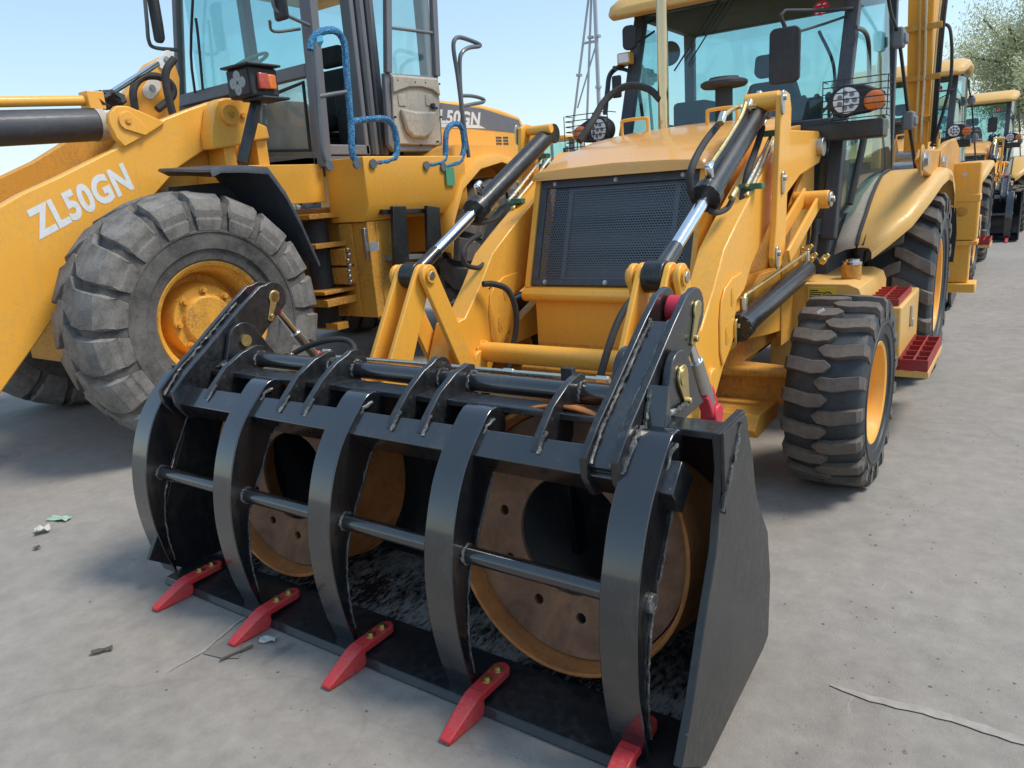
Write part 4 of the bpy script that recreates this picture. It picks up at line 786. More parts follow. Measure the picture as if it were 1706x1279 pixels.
# hoses below the cab
for dx in (0, 14): obj('cab_hose', MB().path([Vy(1345 + dx, 365, 4.95), Vy(1343 + dx, 400, 4.9), Vy(1340 + dx, 425, 4.85), Vy(1352 + dx, 440, 4.85)], .02, sub=5), 'hose', BH)
for k, (px, py) in enumerate(((1330, 420), (1345, 416), (1352, 430), (1372, 432))):
    q = Vy(px, py, 4.75); obj('fitting', MB().tube(q - Vector((0, .03, .01)), q + Vector((0, .03, .01)), .022, n=6).tube(q, q + Vector((.03, 0, .03)), .015, n=6), 'zinc_gold', BH, .003)
# ---- rear: stabiliser and digging boom -------------------------------------------
for s in (1, -1):
    sb = obj('stabiliser', MB().box(s * 1.16, s * 1.40, 7.42, 7.62, .86, 1.50), 'yellow', BH, .015)
    obj('inner_leg', MB().box(s * 1.20, s * 1.36, 7.45, 7.59, .50, .858), 'yellow', sb, .01)
    obj('collar', MB().box(s * 1.155, s * 1.405, 7.41, 7.63, 1.18, 1.24), 'yellow', sb, .006); obj('collar', MB().box(s * 1.15, s * 1.41, 7.41, 7.63, .82, .857), 'yellow', sb, .006)
    obj('foot', MB().box(s * 1.14, s * 1.42, 7.40, 7.66, .42, .498), 'yellow', sb, .01)
    obj('bolt', bolt_mb((s * 1.28, 7.42, 1.40), (0, -1, 0), .014, .02), 'steel', sb); obj('bolt', bolt_mb((s * 1.28, 7.42, 1.10), (0, -1, 0), .028, .012), 'yellow_shop', sb)
    obj('stabiliser_beam', MB().box(s * .3, s * 1.15, 7.45, 7.60, .95, 1.35), 'yellow_shop', sb, .01)
KX = .13
kpp = [(7.62, .9), (7.62, 1.35), (7.75, 1.62), (8.05, 1.75), (8.25, 1.62), (8.1, 1.3), (8.0, .9)]
kp = obj('kingpost', MB().prism(kpp, KX + .50, KX + .54), 'yellow', BH, .008); CK = obj('kingpost_cheek', MB().prism(S(1.16, (1522, 268), (1528, 249), (1556, 250), (1570, 236), (1584, 231), (1590, 246), (1584, 315), (1556, 302), (1530, 288)), 1.16, 1.20), 'yellow_shop', kp, .008)
for pq in ((1534, 267), (1566, 272)):
    h = S(1.2, pq)[0]; obj('cheek_boss', MB().tube((1.20, h[0], h[1]), (1.212, h[0], h[1]), .09, n=18), 'yellow_shop', CK if False else kp, .004); obj('bolt', bolt_mb((1.212, h[0], h[1]), (1, 0, 0), .04, .03), 'steel', kp)
for y, z in ((7.78, 1.48), (8.08, 1.58)): obj('pivot_pin', MB().tube((KX + .49, y, z), (KX + .845, y, z), .06, n=18).tube((KX + .845, y, z), (KX + .865, y, z), .03, n=6), 'steel', kp, .004)
bm_ = obj('digging_boom', MB().prism([(8.05, 1.50), (8.03, 1.95), (7.98, 2.3), (7.84, 2.7), (7.70, 3.2), (7.75, 4.4), (9.0, 4.4), (8.75, 3.5), (8.62, 2.85), (8.5, 2.3), (8.36, 1.55)], KX + .60, KX + .80), 'yellow', BH, .012)
for z_, y_ in ((1.9, 8.02), (2.25, 7.97), (2.65, 7.84)): obj('hose_clip', MB().box(KX + .58, KX + .87, y_ - .03, y_, z_ - .025, z_ + .025), 'yellow_shop', bm_, .004)
obj('boom_pipe', MB().path([(KX + .70, 8.0, 1.7), (KX + .70, 7.95, 2.25), (KX + .70, 7.80, 2.7), (KX + .70, 7.66, 3.2)], .014), 'zinc_gold', bm_)
obj('boom_pipe', MB().path([(KX + .745, 8.0, 1.7), (KX + .745, 7.95, 2.25), (KX + .745, 7.80, 2.7), (KX + .745, 7.66, 3.2)], .014), 'zinc_pipe', bm_)
obj('boom_cylinder', MB().tube((KX + .43, 7.74, 1.5), (KX + .43, 7.80, 2.5), .05, n=16), 'yellow', bm_); obj('cylinder_rod', MB().tube((KX + .43, 7.80, 2.5), (KX + .43, 8.0, 3.2), .028, n=14), 'chrome', bm_)
for k in range(3): obj('boom_hose', MB().path([(KX + .815 + .02 * k, 8.0, 1.7), (KX + .82 + .02 * k, 7.96, 2.2), (KX + .82 + .02 * k, 8.06, 2.75), (KX + .82 + .02 * k, 8.4, 3.35)], .012), 'hose' if k else 'zinc_gold', bm_)
obj('boom_hose', MB().path([(KX + .84, 8.12, 2.7), (KX + .92, 8.0, 2.6), (KX + .95, 7.95, 2.2), (KX + .88, 7.95, 1.8), (KX + .83, 8.0, 1.66)], .014), 'hose', bm_)
# ================================================================== rusty wheel rims lying in the bucket
def rim_thing(c, tilt, yaw, r, depth, label, spin):
    """barrel with inset disc, centre hole and a ring of bolt holes; axis looks at -Y, leaning back by tilt"""
    ax = Vector((math.sin(yaw) * math.cos(tilt), -math.cos(yaw) * math.cos(tilt), math.sin(tilt))); c = Vector(c)
    o = thing('scrap_rim', (c.x, c.y, c.z - r), label, 'wheel rim', 'rusty wheel rims in the bucket')
    prof = [(depth, r), (depth + .004, r - .006), (depth, r - .012), (depth - .05, r - .024), (.05, r - .03), (-depth + .05, r - .024), (-depth, r - .012), (-depth, r), (-depth + .04, r - .006), (0, r - .012), (depth - .04, r - .006)]
    obj('barrel', MB().lathe(prof, c, ax, 72, True), 'rust_barrel', o, 0, 30)
    # disc: ring sectors cut with round bolt holes
    u = Vector((0, 0, 1)); u = (u - ax * u.dot(ax)).normalized(); w = ax.cross(u); m = MB(); nh = 10; r1, r2 = r * .45, r - .031; rh = r * .62; hr = r * .042; th = .012; a0 = depth * .58
    def P(t, q, a): return c + ax * a + (u * math.cos(t) + w * math.sin(t)) * q
    for k in range(nh):
        tc = 2 * math.pi * (k + spin) / nh; dt = math.pi / nh; ns = 8
        ring = []
        for i in range(ns + 1): ring.append((tc - dt + 2 * dt * i / ns, r2))
        for i in range(1, ns): ring.append((tc + dt, r2 + (r1 - r2) * i / ns))
        for i in range(ns + 1): ring.append((tc + dt - 2 * dt * i / ns, r1))
        for i in range(1, ns): ring.append((tc - dt, r1 + (r2 - r1) * i / ns))
        n = len(ring); hole = []
        for (t, q) in ring:
            x, y = q * math.cos(t - tc) - rh, q * math.sin(t - tc); a = math.atan2(y, x); hx, hy = rh + hr * math.cos(a), hr * math.sin(a); hole.append((tc + math.atan2(hy, hx), math.hypot(hx, hy)))
        vs = [P(t, q, a0) for t, q in ring] + [P(t, q, a0) for t, q in hole] + [P(t, q, a0 - th) for t, q in ring] + [P(t, q, a0 - th) for t, q in hole]
        fs = []
        for i in range(n):
            j = (i + 1) % n; fs += [(i, j, n + j, n + i), (2 * n + i, 3 * n + i, 3 * n + j, 2 * n + j), (n + i, n + j, 3 * n + j, 3 * n + i)]
            if ring[i][1] < r1 + 1e-6 and ring[j][1] < r1 + 1e-6: fs.append((i, 2 * n + i, 2 * n + j, j))
        m.add(vs, fs)
    obj('disc', m, 'rust_disc', o, 0, 30)
    return o
rim_thing((.675, 1.895, .472), math.radians(9), math.radians(-2), .418, .145, 'rusty wheel rim in the bucket on the right, behind the two right-hand grapple tines', .3)
rim_thing((-.64, 1.90, .455), math.radians(8), math.radians(2), .402, .145, 'rusty wheel rim in the bucket on the left, between the second and third tines', .1)
# ================================================================== the wheel loader on the left
WLD = thing('wheel_loader', (-3.97, 4.7, 0), 'big yellow wheel loader with dusty tyres and open cab door beside the backhoe', 'wheel loader')
def yzbar(p, q, w0, w1):
    a0 = math.degrees(math.atan2(q[1] - p[1], q[0] - p[0])); return rnd(p, w0, a0 + 90, a0 + 270, 8) + rnd(q, w1, a0 - 90, a0 + 90, 8)
for (x, y, out, yaw) in ((-2.885, 2.93, 1, -4.5), (-5.06, 3.08, -1, -4.5), (-2.90, 6.42, 1, 0), (-5.04, 6.42, -1, 0)):
    wheel('front_wheel' if y < 5 else 'rear_wheel', (x, y, .835), .848, .285, .385, out, WLD, lug_rock, 'tyre_dusty' if y < 5 else 'tyre_new', 'lug_dusty' if y < 5 else 'lug_new', 'yellow_rusty', math.radians(yaw), 18, .058, .05, .17)
for y in (3.0, 6.42): obj('axle', MB().tube((-4.8, y, .835), (-3.1, y, .835), .17, n=20), 'yellow_shop', WLD)
# boom arms
XA = -3.35
ARML = S(XA, (404, 167), (353, 168), (313, 181.6), (262, 202), (202, 242), (101, 292.5), (34, 323), (0, 343), (-80, 385), (-150, 470), (-150, 700), (-60, 700), (0, 658), (69, 561), (130, 470), (210, 380), (299, 279), (343, 249), (408, 238))
BMR = obj('boom_arm', MB().prism(ARML, XA - .09, XA), 'yellow', WLD, .012)
BML = obj('boom_arm', MB().prism(ARML, XA - 1.33, XA - 1.24), 'yellow_shop', WLD, .012)
ct = S(XA, (60, 470))[0]; obj('boom_crosstube', MB().tube((XA - 1.24, ct[0], ct[1]), (XA - .09, ct[0], ct[1]), .16, n=24), 'yellow', WLD)
ph = S(XA + .06, (346, 182), (352, 169), (362, 165), (395, 165), (407, 169), (413, 181), (413, 203), (434, 212), (439, 232), (415, 236), (380, 245), (345, 250), (341, 225))
PVH = obj('boom_pivot_housing', MB().prism(ph, XA + .003, XA + .14), 'yellow', WLD, .012)
pb = S(XA + .15, (383, 191))[0]; obj('pin_boss', MB().tube((XA + .14, pb[0], pb[1]), (XA + .165, pb[0], pb[1]), .075, n=26), 'yellow', PVH, .006)
obj('pin_bolt', bolt_mb((XA + .165, pb[0], pb[1]), (1, 0, 0), .018, .012).tube((XA + .14, pb[0] + .12, pb[1]), (XA + .16, pb[0] + .12, pb[1]), .022, n=14), 'yellow_rusty', PVH, .003)
# lettering on the arm
vs_, fs_ = txt_mesh('ZL50GN', 1.0, .042, 0, 1.08); tx = [v[0] for v in vs_]; ty = [v[1] for v in vs_]; x0_, x1_, hcap = min(tx), max(tx), max(ty)
B0, B1, BT = (np.array(S(XA, p)[0]) for p in ((64, 397), (223, 312), (40, 352)))
V3 = []
for v in vs_:
    q = B0 + (B1 - B0) * (v[0] - x0_) / (x1_ - x0_) + (BT - B0) * v[1] / hcap; V3.append((XA + .002, q[0], q[1]))
obj('arm_lettering', MB().add(V3, fs_), 'white', WLD)
# tilt cylinder and its clevis
XT = -3.80; c0, c1 = Vx(-260, 224, XT), Vx(168, 207, XT)
TC = obj('tilt_cylinder', MB().tube(c0, c1, .112, n=32), 'slate_dark', WLD, .006)
obj('cylinder_band', MB().tube(c1 - (c1 - c0).normalized() * .05, c1 + (c1 - c0).normalized() * .004, .118, n=32), 'tan_trim', TC)
obj('cylinder_eye', MB().tube(c1, c1 + (c1 - c0).normalized() * .12, .085, .07, n=20), 'yellow_shop', TC)
obj('oil_pipe', MB().tube(Vx(-40, 170, XT), Vx(150, 167, XT), .035, n=14).box(*sum([[v - .06, v + .06] for v in Vx(154, 168, XT)], [])), 'yellow', TC, .006)
fz = Vx(178, 166, XT); m = MB()
for k in range(14): m.tube(fz + Vector((random.uniform(-.03, .03), -.09 + k * .013, random.uniform(-.02, .02))), fz + Vector((random.uniform(-.03, .03), -.08 + k * .013, random.uniform(-.02, .02))), random.uniform(.045, .075), n=7)
obj('hose_end', m, 'black_plastic', TC); obj('chrome_rod', MB().tube(Vx(183, 156, XT), Vx(262, 106, XT - .3), .022, n=14), 'chrome', TC)
for x in (XA - .02, XA - .55):
    cl = S(x, (175, 205), (176, 190), (188, 177), (208, 178), (236, 190), (270, 205), (240, 225), (202, 246), (188, 232))
    o = obj('clevis', MB().prism(cl, x, x + .05), 'yellow', WLD, .008); cb = S(x, (205, 203))[0]
    obj('clevis_boss', MB().prism(yzbar(cb, (cb[0] + .10, cb[1] - .06), .062, .03), x + .051, x + .066), 'yellow', o, .004); obj('bolt', bolt_mb((x + .066, cb[0], cb[1]), (1, 0, 0), .018, .01), 'yellow_rusty', o)
# rocker with hoses behind, seen past the windscreen
rk = S(-4.3, (186, 200), (215, 150), (250, 105), (275, 92), (288, 95), (300, 130), (300, 200), (240, 215)); RK = obj('rocker_lever', MB().prism(rk, -4.42, -4.30), 'yellow', WLD, .01)
for pq, r_ in (((277, 100), .05), ((253, 147), .055)):
    h = S(-4.29, pq)[0]; obj('pin_plate', MB().prism(yzbar((h[0] - .03, h[1] - .03), (h[0] + .03, h[1] + .03), r_, r_), -4.299, -4.285), 'white', RK, .003); obj('bolt', bolt_mb((-4.285, h[0], h[1]), (1, 0, 0), .02, .012), 'steel', RK)
obj('hose', MB().path([Vx(225, 182, -4.2), Vx(222, 150, -4.2), Vx(235, 130, -4.2), Vx(262, 127, -4.2), Vx(285, 140, -4.2), Vx(287, 160, -4.2), Vx(262, 182, -4.2)], .03, sub=6), 'hose', RK)
obj('hose', MB().path([Vx(290, 98, -3.9), Vx(278, 115, -3.9), Vx(276, 135, -3.9), Vx(284, 175, -3.9), Vx(290, 197, -3.9)], .03, sub=6), 'hose', RK)
# front frame
FF = obj('front_frame', MB().prism([(2.5, .55), (2.5, 1.25), (3.0, 1.7), (3.6, 2.25), (3.95, 2.25), (4.1, 1.6), (4.35, 1.5), (4.35, .5)], -4.46, -3.46), 'yellow_shop', WLD, .01)
pst = [Vx(360, 250, -3.25), Vx(378, 250, -3.25)]; obj('frame_post', MB().box(-3.45, -3.25, 3.62, 3.72, 1.55, 2.05).box(-3.45, -3.25, 3.92, 4.02, 1.55, 2.05).box(-3.45, -3.28, 3.725, 3.915, 1.5, 1.86), 'yellow', FF, .004)
obj('side_panel', MB().prism([(3.5, 1.55), (3.5, 1.86), (4.5, 1.86), (4.5, 1.55)], -3.46, -3.18), 'yellow', FF, .006)
# fender
fp = [(-2.62, S(-2.62, (256, 297))[0]), ]
out_ = S(-2.60, (355, 285), (370, 278), (410, 278), (448, 281), (478, 322), (504, 372), (520, 408), (533, 436))
rows = [[(-3.2, p[0], p[1] + (.06 if i == 0 else 0)), (-2.75, p[0], p[1] + .02), (-2.61, p[0], p[1] + .012), (-2.60, p[0], p[1] - .02)] for i, p in enumerate(out_)]
FN = obj('front_fender', MB().sheet(rows, .02, (0, -.6, -.8)), 'slate_dark', WLD, 0, 30)
inn = S(-2.66, (330, 297), (400, 292), (440, 300), (470, 340), (490, 385), (505, 420), (470, 400), (430, 345)); obj('fender_bracket', MB().prism([(3.05, 1.2), (3.05, 1.72), (3.5, 1.74), (3.75, 1.5), (3.95, 1.1), (3.9, .9)], -3.19, -3.14), 'slate_dark', FN)
# articulation joint: stacked plates between the front and rear halves
AJ = obj('articulation_joint', MB().box(-3.9, -3.05, 4.32, 4.45, .48, .54), 'yellow_shop', WLD, .005)
for z0, z1, xx in ((.70, .76, -3.0), (.80, .83, -3.02), (1.18, 1.22, -3.05), (1.42, 1.46, -3.08)): obj('joint_plate', MB().box(-3.9, xx, 4.20, 4.62, z0, z1), 'yellow_shop', AJ, .004)
for z0, z1 in ((.86, 1.0), (1.02, 1.16)): obj('joint_block', MB().box(-3.3, -2.98, 4.44, 4.60, z0, z1), 'yellow_shop', AJ, .006)
m = MB()
for k in range(7): m.ball((-2.965, 4.46 + random.uniform(-.02, .02), .88 + k * .045), .022, 8, 6)
obj('grease_line', m, 'steel', AJ); obj('centre_pin', MB().tube((-3.25, 4.4, .5), (-3.25, 4.4, 1.4), .10, n=16), 'black_plastic', AJ)
# cab
CF = obj('cab_floor', MB().box(-4.86, -3.22, 4.46, 6.15, 1.86, 1.93), 'slate', WLD, .01)
yF = 4.46
def fpost(a, b2, w):       # post in the cab's front plane, from pixel to pixel
    p, q = Vy(*a, yF), Vy(*b2, yF); d = (q - p) / 2; n = Vector((d.z, 0, -d.x)).normalized() * w / 2; return MB().obox((p + q) / 2 + Vector((0, .04, 0)), d, n, (0, .04, 0))
for a, b2, w in (((503, -40), (533, 278), .13), ((287, -40), (296, 172), .06), ((296, 168), (508, 116), .10), ((425, 276), (530, 278), .16), ((425, 250), (420, 150), .04)): obj('cab_post', fpost(a, b2, w), 'slate', CF, .008)
p4 = [Vy(*a, yF + .05) for a in ((299, 172), (420, 140), (420, 280), (299, 270))]; obj('cab_front_panel', MB().slab(p4, .02), 'slate_dark', CF)
obj('windscreen', MB().slab([Vy(*a, yF + .03) for a in ((292, -60), (500, -60), (506, 116), (299, 167))], .006), 'glass', CF)
obj('lower_window', MB().slab([Vy(*a, yF + .03) for a in ((424, 150), (512, 122), (524, 270), (424, 268))], .006), 'glass_film', CF)
wfr = [Vy(*a, yF - .004) for a in ((428, 168), (505, 137), (517, 250), (428, 251))]; obj('window_gasket', MB().path(wfr + [wfr[0]], .016, smooth=False), 'black_plastic', CF)
XS = -3.21
def sbox(px0, px1, pyt, pyb, x0, x1):
    a, b2 = Vx(px0, pyb, XS), Vx(px1, pyb, XS); t = Vx(px0, pyt, XS); return MB().box(x0, x1, a.y, b2.y, a.z, t.z)
obj('door_sill', sbox(540, 640, 240, 258, XS - .10, XS), 'slate', CF, .01)
yB0, yB1 = Vx(604, 200, XS).y, Vx(642, 200, XS).y
for k in range(5): obj('door_pillar_rib', MB().box(XS - .12, XS + (.0, .02, .005, .025, .01)[k], yB0 + (yB1 - yB0) * k / 5, yB0 + (yB1 - yB0) * (k + .93) / 5, 1.93, 3.6), 'slate_dark' if k % 2 else 'slate', CF, .012)
obj('rear_wall', MB().box(-4.86, XS - .12, 6.05, 6.13, 1.93, 2.45), 'slate', CF)
obj('rear_glass', MB().box(-4.80, XS - .14, 6.08, 6.086, 2.45, 3.6), 'glass', CF)
for x in (-4.84, XS - .06): obj('rear_post', MB().box(x - .05, x + .05, 6.03, 6.15, 1.93, 3.6), 'slate', CF, .01)
obj('far_wall', MB().box(-4.86, -4.80, 4.6, 6.04, 1.93, 2.35), 'slate', CF); obj('far_glass', MB().box(-4.84, -4.834, 4.6, 6.04, 2.35, 3.6), 'glass', CF)
obj('far_post', MB().box(-4.87, -4.79, 5.2, 5.3, 2.35, 3.6), 'slate', CF)
obj('cab_roof', MB().box(-4.95, -3.1, 4.4, 6.3, 3.58, 3.75), 'yellow', CF, .05)
# open door, folded back against the rear of the cab
XD = -3.10
dpts = [Vx(*p, XD) for p in ((640, -60), (722, -60), (738, 240), (735, 252), (657, 252), (647, 240))]
def yz(ps): return [(p.y, p.z) for p in ps]
fo = yz(dpts); fi = yz([Vx(*p, XD) for p in ((649, -60), (714, -60), (722, 128), (652, 122))])
DR = obj('cab_door', MB().prism(yz([Vx(*p, XD) for p in ((641, 121), (730, 127), (738, 240), (735, 252), (657, 252), (648, 240))]), XD - .05, XD), 'slate', WLD, .01)
for a, b2 in (((645, -60), (646, 121)), ((719, -60), (727, 127))):
    p, q = Vx(*a, XD), Vx(*b2, XD); obj('door_stile', MB().obox((p + q) / 2, (.025, 0, 0), (0, .035, 0), (q - p) / 2), 'slate', DR, .006)
p, q = Vx(646, 45, XD), Vx(722, 55, XD); obj('door_rail', MB().tube(p, q, .014, n=10), 'slate', DR)
obj('door_glass', MB().prism(fi, XD - .012, XD - .006), 'glass_clear', DR)
obj('door_trim', MB().prism(yz([Vx(*p, XD + .004) for p in ((650, 124), (727, 130), (733, 236), (728, 242), (664, 240), (655, 228))]), XD + .001, XD + .022), 'tan_trim', DR, .012)
tp = yz([Vx(*p, XD + .02) for p in ((652, 126), (727, 132), (731, 160), (718, 150), (700, 145), (680, 145), (665, 150), (653, 155))]); obj('trim_visor', MB().prism(tp, XD + .0225, XD + .045), 'tan_trim', DR, .01)
pk = yz([Vx(*p, XD + .03) for p in ((665, 181), (690, 186), (724, 186), (722, 205), (716, 222), (705, 230), (685, 229), (675, 218))]); obj('door_pocket', MB().prism(pk, XD + .0225, XD + .065), 'tan_trim', DR, .02)
for px_ in (669, 714):
    q = Vx(px_, 167, XD + .02); obj('trim_recess', MB().box(XD + .0225, XD + .030, q.y - .05, q.y + .05, q.z - .05, q.z + .05), 'tan_trim', DR, .008)
q = Vx(719, 176, XD + .03); obj('door_latch', MB().tube(q, q + Vector((.03, 0, 0)), .022, n=10).box(q.x + .0, q.x + .02, q.y, q.y + .07, q.z - .03, q.z - .01), 'black_plastic', DR)
for p_ in ((660, 134), (689, 137), (706, 138), (730, 140), (733, 195), (700, 242), (657, 195), (728, 236)): q = Vx(*p_, XD + .024); obj('screw', MB().tube(q + Vector((.0, 0, 0)), q + Vector((.022, 0, 0)), .009, n=8), 'black_plastic', DR)
# seat and controls seen through the doorway
s0 = Vx(556, 150, -4.05); SL = obj('driver_seat', MB().loft([[(x, y, z) for x, y in ((-4.30, s0.y - .07 + k), (-3.80, s0.y - .07 + k), (-3.80, s0.y + .08 + k), (-4.30, s0.y + .08 + k))] for z, k in ((2.32, -.12), (2.55, -.06), (2.80, 0))]), 'seat', WLD, .05, 35, 3)
obj('headrest', MB().box(-4.20, -3.90, s0.y - .03, s0.y + .09, 2.83, 3.02), 'seat', SL, .04, 35, 3)
obj('seat_cushion', MB().box(-4.32, -3.78, s0.y - .62, s0.y - .05, 2.22, 2.36), 'seat', SL, .05, 35, 3)
m = MB()
for k in range(6): m.box(-4.25 - .01 * (k % 2), -3.85 + .01 * (k % 2), s0.y - .5 - .01 * (k % 2), s0.y + .02, 1.95 + k * .042, 1.985 + k * .042)
obj('seat_bellows', m, 'seat', SL, .01)
obj('control_console', MB().box(-3.75, -3.55, 5.25, 5.95, 1.95, 2.55), 'interior', SL, .04)
sw = Vy(412, 106, 4.95); tl_ = Vector((0, -.5, .86)).normalized(); u = Vector((1, 0, 0)); w = tl_.cross(u)
obj('steering_wheel', MB().path([sw + (u * math.cos(t) + w * math.sin(t)) * .21 for t in np.linspace(0, 2 * math.pi, 25)], .016, sub=1, smooth=False).tube(sw - u * .2, sw + u * .2, .012, n=8).tube(sw, sw - tl_ * .6, .04, n=10), 'tan_trim', CF)
obj('dashboard', MB().box(-4.5, -3.6, 4.56, 4.85, 1.95, 2.42), 'interior', CF, .05)
for a in (((325, 155), (318, 90), (322, -20)), ((338, 150), (330, 60), (326, 30))): obj('wiper', MB().path([Vy(*p, yF - .03) for p in a], .012, sub=3), 'black_plastic', CF)
mq = Vy(253, 25, 4.15); ML = obj('mirror', MB().loft([[(mq.x + dx * k, mq.y + dy, mq.z + dz * k) for dx, dz in ((-.05, -.22), (.05, -.24), (.06, -.1), (.06, .2), (-.05, .2))] for k, dy in ((.9, 0), (1, .03), (.8, .07))]), 'black_plastic', WLD, .02)
obj('mirror_arm', MB().path([Vy(240, -20, 4.12), Vy(245, 40, 4.12), Vy(248, 68, 4.14), Vy(258, 79, 4.2), Vy(296, 83, 4.40)], .017, sub=5), 'grey_rail', ML)
mq = Vy(463, 12, 4.15); MR = obj('mirror', MB().box(mq.x - .07, mq.x + .07, mq.y, mq.y + .05, mq.z - .09, mq.z + .2), 'black_plastic', WLD, .03)
obj('mirror_arm', MB().path([Vy(452, -10, 4.12), Vy(458, 14, 4.14), Vy(475, 24, 4.2), Vy(515, 42, 4.44)], .014, sub=5).path([Vy(449, 34, 4.15), Vy(456, 52, 4.2), Vy(500, 48, 4.42)], .012, sub=5), 'grey_rail', MR)
# platform under the door
ppf = [Vx(*p, -2.72) for p in ((612, 258), (780, 276), (782, 330), (700, 350), (626, 352))]
z0_, z1_ = 1.50, 1.885; yA, yE = 4.52, 5.86
PL = obj('platform', MB().loft([[(x, y, z) for x, z in ((-3.18, z1_), (-2.72, z1_), (-2.72, z0_), (-2.80, z0_ - .13), (-3.18, z0_ - .13))] for y in (yA, yE)]), 'yellow', WLD, .008)
LC = obj('step_column', MB().box(-3.12, -2.80, 4.56, 4.66, .56, 1.365), 'yellow_shop', WLD, .006)
obj('column_side', MB().box(-2.9, -2.796, 4.662, 5.02, .52, 1.366), 'yellow_shop', LC, .01); obj('column_panel', MB().box(-3.12, -2.97, 4.535, 4.559, .57, 1.36), 'yellow_shop', LC, .004)
obj('sticker', MB().slab([Vy(616, 403, 4.55), Vy(630, 403, 4.55), Vy(630, 418, 4.55), Vy(616, 418, 4.55)], .004), 'white', LC)
q = Vy(608, 400, 4.52); obj('catch', MB().box(q.x - .015, q.x + .025, q.y - .02, q.y + .012, q.z - .16, q.z + .1), 'steel', LC, .004)
# black ladder
XL = -2.66
LD = obj('ladder', MB().prism(S(XL, (655, 343), (677, 343), (683, 443), (659, 443)), XL - .04, XL), 'black_satin', WLD, .005)
obj('ladder_strap', MB().prism(S(XL, (712, 342), (733, 345), (738, 430), (714, 430)), XL - .04, XL), 'black_satin', LD, .005)
for a, b2, mt in (((646, 352), (733, 350), 'black_satin'), ((660, 430), (738, 425), 'slate')):
    p, q = Vx(*a, XL), Vx(*b2, XL); obj('rung', MB().obox((p + q) / 2 + Vector((-.10, 0, 0)), (.05, 0, 0), (q - p) / 2, (0, 0, .02)), mt, LD, .003)
obj('hub_disc', MB().tube(Vx(668, 458, -2.8), Vx(668, 458, -2.8) + Vector((.04, 0, 0)), .12, n=20), 'yellow_rusty', LD)
# handrails
def rail(pts, r, mat, name='handrail', parent=WLD, x=-2.74, rj=0.0): return obj(name, MB().path([Vx(*p, x) for p in pts], r, sub=6, rj=rj), mat, parent)
R1 = rail([(550, 276), (540, 262), (534, 225), (529, 160), (524, 95), (521, 75)], .020, 'grey_rail')
rail([(517, 83), (519, 68), (530, 55), (552, 50), (566, 57), (574, 76), (577, 110), (581, 160), (585, 210), (587, 255), (596, 272)], .027, 'blue_wrap', 'film_wrap', R1, rj=.10)
rail([(529, 161), (552, 157), (577, 153)], .017, 'grey_rail', 'crossbar', R1)
rail([(584, 203), (610, 199), (640, 198), (653, 207), (661, 232), (660, 258), (648, 267), (622, 272)], .026, 'blue_wrap', 'film_wrap', R1, rj=.10)
obj('film_tail', MB().sheet([[Vx(527, 60, -2.72), Vx(536, 58, -2.72)], [Vx(528, 70, -2.70), Vx(539, 68, -2.71)], [Vx(532, 78, -2.72), Vx(535, 76, -2.73)]], .002, (1, 0, 0)), 'blue_film', R1)
R2 = rail([(712, 275), (735, 270), (742, 258), (743, 225), (750, 209), (764, 207), (771, 220), (773, 248), (766, 268), (752, 274), (737, 278)], .026, 'blue_wrap', 'wrapped_rail', rj=.10)
R3 = rail([(777, 250), (772, 205), (763, 130), (756, 85), (757, 67), (766, 62), (786, 68), (799, 74), (797, 77), (782, 79), (770, 87), (766, 105), (768, 160), (774, 215), (781, 262)], .020, 'grey_rail')
rail([(766, 159), (788, 160), (805, 165), (804, 170), (788, 173), (771, 177)], .017, 'grey_rail', 'crossbar', R3)
for (px_, py_) in ((547, 276), (593, 273), (620, 273), (709, 276), (737, 278)):
    q = Vx(px_, py_, -2.72); obj('rail_foot', MB().tube(q, q + Vector((.02, 0, 0)), .04, n=8), 'grey_rail', R1)
# work lamp on its post
XK = -2.95; pbt, ptp = Vx(404, 272, XK), Vx(428, 166, XK)
WK = obj('work_lamp', MB().path([pbt, pbt.lerp(ptp, .5), ptp], .042, smooth=False), 'black_satin', WLD)
lc_ = Vx(418, 140, XK); hd_ = MB().loft([[(lc_.x + sx * .13, lc_.y + dy, lc_.z + sz * h) for sx, sz in ((-1, -1), (1, -1), (1, 1), (-1, 1))] for dy, h in ((-.10, .10), (.02, .10), (.14, .095))]); obj('lamp_housing', hd_, 'black_plastic', WK, .015)
obj('lamp_lens', MB().box(lc_.x - .115, lc_.x + .115, lc_.y - .112, lc_.y - .101, lc_.z - .085, lc_.z + .085), 'black_plastic', WK, .006)
for dx, dz in ((-.05, 0), (.05, 0), (0, .045), (0, -.045)): obj('reflector', MB().lathe([(0, .04), (-.004, .036), (-.001, .015), (-.006, 0)], (lc_.x + dx, lc_.y - .1125, lc_.z + dz), (0, 1, 0), 16), 'lamp_grey', WK)
obj('side_marker', MB().box(lc_.x + .131, lc_.x + .165, lc_.y - .05, lc_.y + .03, lc_.z - .055, lc_.z + .055), 'red_lens', WK, .008); obj('side_lens', MB().box(lc_.x + .131, lc_.x + .16, lc_.y + .031, lc_.y + .10, lc_.z - .05, lc_.z + .05), 'orange_lens', WK, .008)
obj('lamp_hood', MB().box(lc_.x - .14, lc_.x + .17, lc_.y - .14, lc_.y + .15, lc_.z + .101, lc_.z + .118).box(lc_.x - .05, lc_.x + .19, lc_.y - .06, lc_.y + .18, lc_.z - .12, lc_.z - .101), 'black_plastic', WK, .006)
